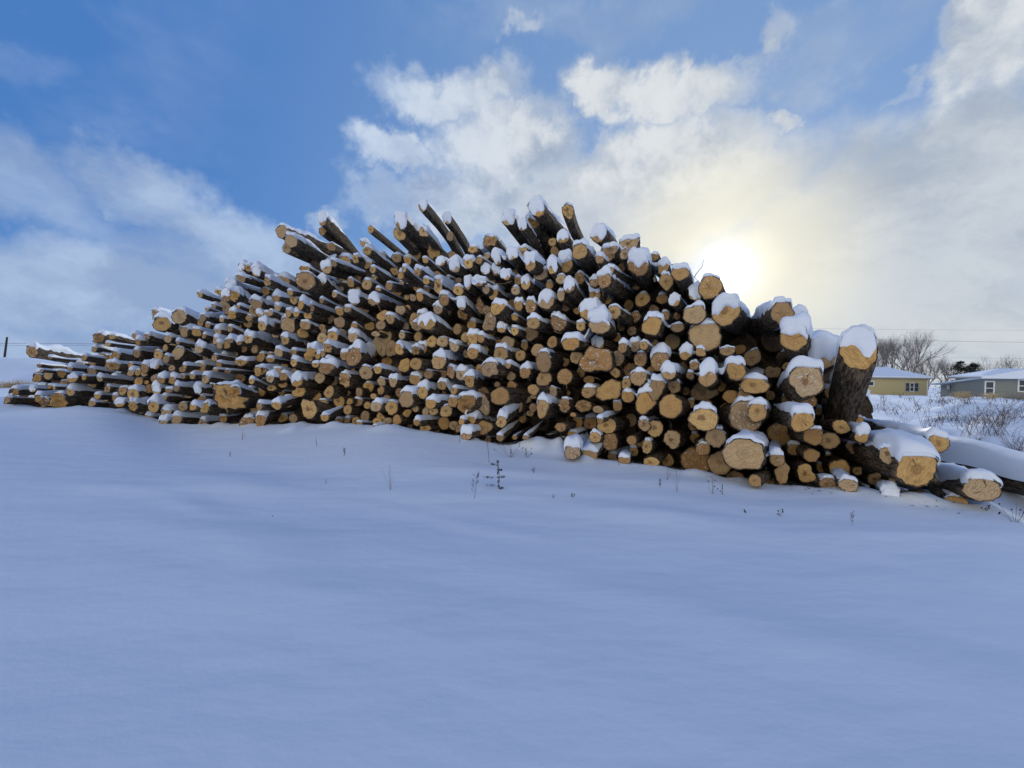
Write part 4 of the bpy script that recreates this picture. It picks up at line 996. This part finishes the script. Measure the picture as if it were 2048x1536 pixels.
def bare_tree(px, ytop, D, seed, label, spread=.5, lean=0, depth=6, thick=1.15):
    rr = random.Random(seed)
    p0 = at(px, 783, D); p0[2] = float(ground_z(p0[0], p0[1]))-.2
    H = at(px, ytop, D)[2]-p0[2]
    e = empty('bare_tree', Matrix.Translation(p0)); tag(e, label, 'tree', 'bare winter trees behind the houses')
    tr = MB(); d = np.array([lean, 0, 1.0]); d /= np.linalg.norm(d)
    trunk = H*.24; P = [np.zeros(3), d*trunk*.5+[rr.gauss(0, .1), 0, 0], d*trunk]
    tr.tube(P, [H*.020*thick, H*.016*thick, H*.014*thick], 7); tr.build('trunk', TWIG, e, smooth=True)
    cr = MB()
    for i in range(4):
        a = rr.uniform(0, 6.28); s = spread*rr.uniform(.4, 1.0) if i else .08
        nd = np.array([math.sin(s)*math.cos(a)+lean, math.sin(s)*math.sin(a), math.cos(s)])
        grow(cr, P[-1], nd/np.linalg.norm(nd), H*.235, H*.0118*thick, depth-1, rr, spread, 4)
    o = cr.build('crown', TWIG, e)
    zz = np.concatenate(cr.V)[:, 2].max()
    o.scale = (1, 1, (H-trunk)/(zz-trunk)); o.location = (0, 0, trunk*(1-(H-trunk)/(zz-trunk)))
bare_tree(1712, 661, 88, 3, 'faint bare tree just showing over the snowy log at upper right', .5)
bare_tree(1757, 664, 84, 4, 'bare tree rising behind the red chimney of the yellow house', .42)
bare_tree(1786, 668, 86, 15, 'slim bare tree between the chimney tree and the tallest tree', .36)
bare_tree(1820, 652, 82, 6, 'tallest bare tree, standing over the yellow house roof', .42, thick=1.2)
bare_tree(1850, 694, 84, 7, 'bare tree leaning right past the end of the yellow house', .5, lean=.22)
bare_tree(1893, 708, 80, 8, 'rounded bare tree in the gap between the two houses', .52)
bare_tree(1978, 706, 92, 9, 'low wide bare tree behind the ridge of the green house, left one', .62, depth=5)
bare_tree(2018, 704, 92, 10, 'low wide bare tree behind the green house, rightmost one', .62, depth=5)
bare_tree(1745, 700, 96, 21, 'short dense bare tree low behind the chimney', .6, depth=5)
bare_tree(1800, 705, 98, 22, 'short bushy bare tree low behind the middle of the yellow roof', .6, depth=5)
bare_tree(1832, 712, 98, 23, 'short twiggy bare tree beside the white vent pipe', .6, depth=5)

NEED = simple('evergreen_needles', (.018, .028, .020), .9, 4, .4)
def conifer(px, ytop, D, seed, wid, label, nm='evergreen_tree'):
    rr = random.Random(seed)
    p0 = at(px, 783, D); p0[2] = float(ground_z(p0[0], p0[1]))-.2
    H = at(px, ytop, D)[2]-p0[2]
    e = empty(nm, Matrix.Translation(p0)); tag(e, label, 'tree', 'evergreen trees')
    t = MB(); t.tube([(0, 0, 0), (0, 0, H*.97)], [H*.025, .02], 6); t.build('trunk', TWIG, e)
    c = MB()
    for i in range(150):
        f = rr.random()**.8; z = H*(.06+.92*f); Lb = wid*(1-f)**.75*rr.uniform(.55, 1.1)+.15
        a = rr.uniform(0, 6.28); dr = rr.uniform(-.1, .35)
        b = np.array([math.cos(a), math.sin(a), dr]); q0 = np.array([0, 0, z])
        for s in range(26):
            u = rr.random()**.7; pt = q0+b*Lb*u+np.array([rr.gauss(0, .10), rr.gauss(0, .10), rr.gauss(0, .07)])*(1+Lb*.4)
            l = rr.uniform(.10, .30); v = np.array([rr.gauss(0, 1), rr.gauss(0, 1), rr.gauss(-.2, .5)]); v = v/np.linalg.norm(v)*l
            w_ = np.array([rr.gauss(0, 1), rr.gauss(0, 1), rr.gauss(0, 1)]); w_ = w_/np.linalg.norm(w_)*l*.35
            c.add([pt, pt+v+w_, pt+v-w_], [(0, 1, 2)])
    c.build('crown', NEED, e)
conifer(1919, 722, 72, 1, 4.4, 'dark evergreen tree behind the low green wing, left one of the pair')
conifer(1944, 726, 72, 2, 4.4, 'dark evergreen tree behind the low green wing, right one of the pair')
conifer(1526, 634, 34, 3, 1.3, 'evergreen tree peeking through the notch in the top of the pile')
conifer(1562, 680, 34, 4, 1.2, 'shorter evergreen tree seen through the gap under the upper right logs')

# ---------------------------------------------------------------- weeds
DRYS = simple('dry_stalk', (.13, .095, .065), .9, 20, .3)
DARKW = simple('dark_seedhead', (.022, .018, .018), .9, 20, .3)
TAN = simple('tan_grass', (.46, .36, .21), .9, 10, .25)
def gp(px, py, D0):
    """point on the snow seen at that line of sight"""
    d = ray(px, py)
    lo, hi = .6, 120.0
    ts = np.geomspace(.8, 120, 1500)
    P = EYE[None]+d[None]*ts[:, None]
    below = P[:, 2] < ground_z(P[:, 0], P[:, 1])
    i = int(np.argmax(below)) if below.any() else len(ts)-1
    return P[i], ts[i]
def weed(px, pb, pt, kind, label, seed, wid=1.0):
    rr = random.Random(seed)
    p, D = gp(px, pb, 0); H = (pb-pt)*D/FPX
    st = MB(); lf = MB(); heads = []
    lean = rr.uniform(-.08, .08)
    top = p+np.array([lean*H, 0, H]); mid = (p+top)/2+np.array([rr.uniform(-.04, .04)*H, 0, 0])
    r = .0022*max(.8, D/5)
    st.tube([p-[0, 0, .05], mid, top], [r*1.4, r*1.1, r*.7], 4)
    def leaf(q, s):
        for _ in range(3):
            v = np.array([rr.gauss(0, 1), rr.gauss(0, .6), rr.gauss(0, 1)]); v = v/np.linalg.norm(v)*s
            w_ = np.array([rr.gauss(0, 1), rr.gauss(0, 1), rr.gauss(0, 1)]); w_ = w_/np.linalg.norm(w_)*s*.5
            lf.add([q, q+v+w_, q+v*1.2, q+v-w_], [(0, 1, 2, 3)])
    if kind == 'leafy':
        for i in range(34): leaf(p+(top-p)*rr.uniform(.02, 1), H*.045)
        for f, L in ((.12, -.42), (.40, -.52), (.42, .20), (.85, -.22), (.65, .12), (.05, .15)):
            q = p+(top-p)*f; e = q+np.array([L*H, 0, .02*H]); st.tube([q, (q+e)/2+[0, 0, -.02*H], e], r*.6, 3)
            for i in range(9): leaf(q+(e-q)*rr.uniform(.35, 1), H*.04)
    elif kind == 'spiky':
        for i in range(13):
            q = p+(top-p)*rr.uniform(.2, .95); s = rr.choice([-1, 1]); v = np.array([s*.10*H, 0, .14*H])
            lf.tube([q+v*.6, q+v*1.4], [r*1.6, r*.8], 4)
            st.tube([q, q+v], r*.4, 3)
    elif kind == 'heads':
        n = max(3, int(7*wid))
        for i in range(n):
            e = p+np.array([rr.uniform(-.7, .7)*H*wid, rr.uniform(-.2, .2)*H, H*rr.uniform(.3, 1)])
            st.tube([p-[0, 0, .03], (p+e)/2+[rr.uniform(-.1, .1)*H, 0, 0], e], r*.7, 3)
            s = .008*max(1, D/6); hb = MB(); hb.tube([e-[0, 0, s]-p, e-p, e+[0, 0, s]-p], [s*.5, s, s*.5], 6); heads.append(hb)
    else:
        for i in range(int(3*wid)):
            e = p+np.array([rr.uniform(-.4, .4)*H, 0, H*rr.uniform(.5, 1)])
            st.tube([p, e], r*.6, 3)
    e = empty('dead_weed', Matrix.Translation(p)); tag(e, label, 'weed', 'dead weeds poking through the snow')
    for hb in heads: hb.build('seed_head', DARKW, e)
    for mb, nm, mt in ((st, 'stem', DRYS), (lf, 'pods' if kind != 'leafy' else 'leaves', DARKW)):
        if mb.V:
            mb.V = [np.concatenate(mb.V)-p]; mb.build(nm, mt, e)
weed(998, 979, 920, 'leafy', 'dark upright dead weed with withered leaves, largest in the foreground snow', 1)
weed(948, 997, 949, 'spiky', 'slim dead stalk with small pods, left of the big withered weed', 2)
weed(781, 980, 930, 'stalk', 'thin pale stalk standing alone in the snow below the middle left of the pile', 3)
weed(979, 925, 826, 'stalk', 'tall thin straw standing in front of the bare round cuts at bottom middle', 4, .4)
weed(1020, 915, 882, 'heads', 'cluster of round dark seed heads left of the snowy hollow', 5, 1.4)
weed(1052, 915, 893, 'heads', 'small group of dark seed heads in front of the snowy hollow', 6, 1.1)
weed(1068, 945, 933, 'heads', 'two dark seed heads low in the snow below the hollow', 7, .5)
weed(1107, 997, 986, 'stalk', 'tiny dark stub in open snow below the snowy hollow', 8)
weed(1146, 995, 986, 'heads', 'tiny dark dots of a buried seed head in open snow', 9, .5)
weed(1704, 1050, 1024, 'spiky', 'short dark stalk in the snow near the lower right', 10)
weed(1560, 1033, 1018, 'heads', 'small dark dried weed below the right part of the pile', 11, .6)
weed(1490, 1026, 1019, 'heads', 'single dark dot of a seed head between two small weeds', 12, .4)
weed(1425, 988, 955, 'heads', 'bent weed with dark tips just under the thick cut logs', 13, .7)
weed(1354, 984, 935, 'stalk', 'pair of thin reddish stalks at the foot of the middle right logs', 14, .8)
weed(1334, 960, 935, 'stalk', 'crossed thin stems by the lowest middle right logs', 15, 1)
weed(1445, 990, 966, 'heads', 'forked weed with a dark tip right of the bent one', 16, .5)
weed(484, 880, 858, 'stalk', 'crossed thin stems below the torn root stump', 17, 1)
weed(633, 892, 874, 'stalk', 'faint feathery stem below the figure eight cut', 18, 1)
weed(688, 912, 896, 'spiky', 'faint brown grass tuft in the snow below the left middle', 19)
weed(460, 914, 902, 'stalk', 'faint stem in open snow, leftmost of the small weeds', 20, .7)
weed(545, 1034, 1030, 'stalk', 'tiny brown straw lying alone in the open foreground snow', 21)
weed(652, 968, 958, 'stalk', 'tiny slanting straw in open snow left of centre', 22, .4)
weed(918, 885, 872, 'stalk', 'short stem by the foot of the pile left of the snow crusted cut', 23, .7)
weed(2030, 1045, 1005, 'heads', 'straggling weed with dark tips at the right edge beneath the lone log', 24, 1.2)
weed(1972, 1022, 1010, 'heads', 'small weed under the rightmost cut log', 25, .8)
weed(1320, 975, 958, 'spiky', 'short dark sprig in the snow under the middle right', 26)

def stuff_brush(name, label, spots, mat, seed):
    rr = random.Random(seed); mb = MB()
    for (px, py, n, w_, h) in spots:
        for _ in range(n):
            x, y = px+rr.gauss(0, w_), py+rr.gauss(0, 1.5+w_*.10)
            p, D = gp(x, max(y, 776), 0)
            if D > 70 or D < 2: continue
            H = h*rr.uniform(.3, 1.2); r = .0016*max(1.5, D/5.0)
            q = p+np.array([rr.gauss(0, .35)*H, rr.gauss(0, .35)*H, H])
            m_ = (p+q)/2+np.array([rr.gauss(0, .1), rr.gauss(0, .1), 0])*H
            mb.tube([p-[0, 0, .02], m_, q], [r*1.3, r, r*.6], 3, caps=False)
            for k in range(2):
                f = rr.uniform(.3, .9); a = p+(q-p)*f; b = a+np.array([rr.gauss(0, .3), rr.gauss(0, .3), rr.uniform(.05, .35)])*H
                mb.tube([a, b], [r*.7, r*.4], 3, caps=False)
    tag(mb.build(name, mat), label, 'brush', kind='stuff')
sp = []
rr0 = random.Random(8)
for _ in range(70):
    x = rr0.uniform(1740, 2060); y = 786+rr0.random()**1.3*90
    if y > 800+ (x-1740)*.33+20: continue
    sp.append((x, y, rr0.randint(3, 10), 5+(y-780)*.12, .28+rr0.random()*.25))
sp += [(2000, 850, 26, 9, .7), (1990, 872, 14, 10, .5), (1890, 842, 26, 14, .3), (1830, 822, 20, 12, .3), (2035, 905, 30, 10, .45), (2020, 835, 18, 14, .4),
       (1960, 845, 40, 14, .3), (1880, 806, 40, 16, .4), (1805, 860, 20, 6, .25), (1950, 890, 20, 6, .25)]
stuff_brush('dry_brush', 'tangled brown dry brush scattered over the sunlit field at right', sp, simple('brush_twig', (.12, .08, .06), .9, 12, .3), 3)
stuff_brush('tan_grass', 'clumps of pale tan grass poking out of the far snow', [(1925, 793, 260, 12, .5), (1985, 795, 160, 10, .45), (35, 741, 90, 9, .5), (62, 745, 60, 5, .4), (10, 755, 50, 8, .4), (20, 770, 30, 8, .3)], TAN, 4)
# shrub at the right edge
rr = random.Random(31); p, D = gp(2042, 802, 0)
e = empty('bare_shrub', Matrix.Translation(p)); tag(e, 'dense dark bare shrub at the right edge in front of the green house', 'shrub')
mb = MB()
for i in range(70):
    a = rr.uniform(0, 6.28); s = rr.uniform(.2, 1.35); d = np.array([math.sin(s)*math.cos(a), math.sin(s)*math.sin(a), math.cos(s)])
    grow(mb, np.array([rr.gauss(0, .3), rr.gauss(0, .3), 0]), d, rr.uniform(.3, .55)*D/28, .010, 1, rr, .6, 3)
mb.build('branches', TWIG, e)
# twig standing on the ridge in front of the sun
mb = MB(); P = [at(1384, 562, 9.3), at(1393, 547, 9.3), at(1404, 534, 9.3), at(1407, 520, 9.3)]
mb.tube(P, [.010, .009, .007, .004], 5); mb.tube([at(1389, 553, 9.3), at(1393, 560, 9.3), at(1399, 562, 9.3)], .005, 4)
tag(mb.build('twig', DRYS), 'thin bent twig sticking up beside the sun', 'twig')

# chips and torn bark lying at the foot of the pile
rr = random.Random(5); mb = MB()
for _ in range(160):
    x = rr.uniform(60, 1980); D = float(np.interp(x, BZX, BD))*(1-abs(rr.gauss(0, .035))); a = at(x, 768, D)
    z = float(ground_z(a[0], a[1])); q = np.array([a[0], a[1], z+.004]); l = rr.uniform(.004, .02)*(1 if rr.random() < .9 else 2)
    v = np.array([rr.gauss(0, 1), rr.gauss(0, 1), rr.gauss(0, .25)]); v = v/np.linalg.norm(v)*l; w_ = np.cross(v, [0, 0, 1])*rr.uniform(.2, .5)
    mb.add([q-v-w_, q+v-w_, q+v+w_, q-v+w_, q+[0, 0, l*.3]], [(0, 1, 4), (1, 2, 4), (2, 3, 4), (3, 0, 4)])
tag(mb.build('wood_chips', simple('bark_chip', (.12, .075, .045), .9, 30, .5)), 'bark crumbs and chips sprinkled on the snow along the foot of the pile', 'chips', kind='stuff')

# ---------------------------------------------------------------- labels
solo = [L for L in LOGS if L['solo']]
for L in solo: L['lab'] = None; L['short'] = None
for (x, y, short, label) in LM:
    c = [L for L in solo if L['short'] is None]
    b = min(c, key=lambda L: math.hypot(L['x']-x, L['y']-y))
    if math.hypot(b['x']-x, b['y']-y) > 14: print('landmark off', short, round(math.hypot(b['x']-x, b['y']-y))); continue
    b['short'] = short; b['lab'] = label
lms = [L for L in solo if L['short']]
DIRS = ['right of', 'below and right of', 'below', 'below and left of', 'left of', 'above and left of', 'above', 'above and right of']
ORD = ['nearest', 'second', 'third', 'fourth', 'fifth', 'sixth', 'seventh', 'eighth', 'ninth', 'tenth', 'eleventh', 'twelfth']
slots = {}
for L in solo:
    if L['short']: continue
    m = min(lms, key=lambda q: math.hypot(L['x']-q['x'], L['y']-q['y'])-.3*q['rx'])
    a = math.degrees(math.atan2(L['y']-m['y'], L['x']-m['x'])) % 360
    k = int(((a+22.5) % 360)//45)
    slots.setdefault((m['short'], k), []).append((math.hypot(L['x']-m['x'], L['y']-m['y']), L['id'], L))
for (short, k), ls in slots.items():
    ls.sort(key=lambda t: t[:2])
    for i, (_, _, L) in enumerate(ls):
        r = max(L['rx'], L['ry'])
        size = 'thin' if r < 7 else 'middling' if r < 12 else 'thick'
        sn = 'bare' if L['s'] == 0 else 'snow crusted' if 'w' in L['o'] else 'lightly snowed' if L['s'] == 1 else 'snow capped'
        br = 'broken ' if 'b' in L['o'] else 'lobed ' if 'L' in L['o'] else ''
        L['lab'] = f'{size} {sn} {br}log, {ORD[i] if i else ("nearest one" if len(ls) > 1 else "set close")} {DIRS[k]} {short}'
for L in solo: L['obj']['label'] = L['lab']
print('labels', len({L['lab'] for L in solo}), max(len(L['lab'].split()) for L in solo))
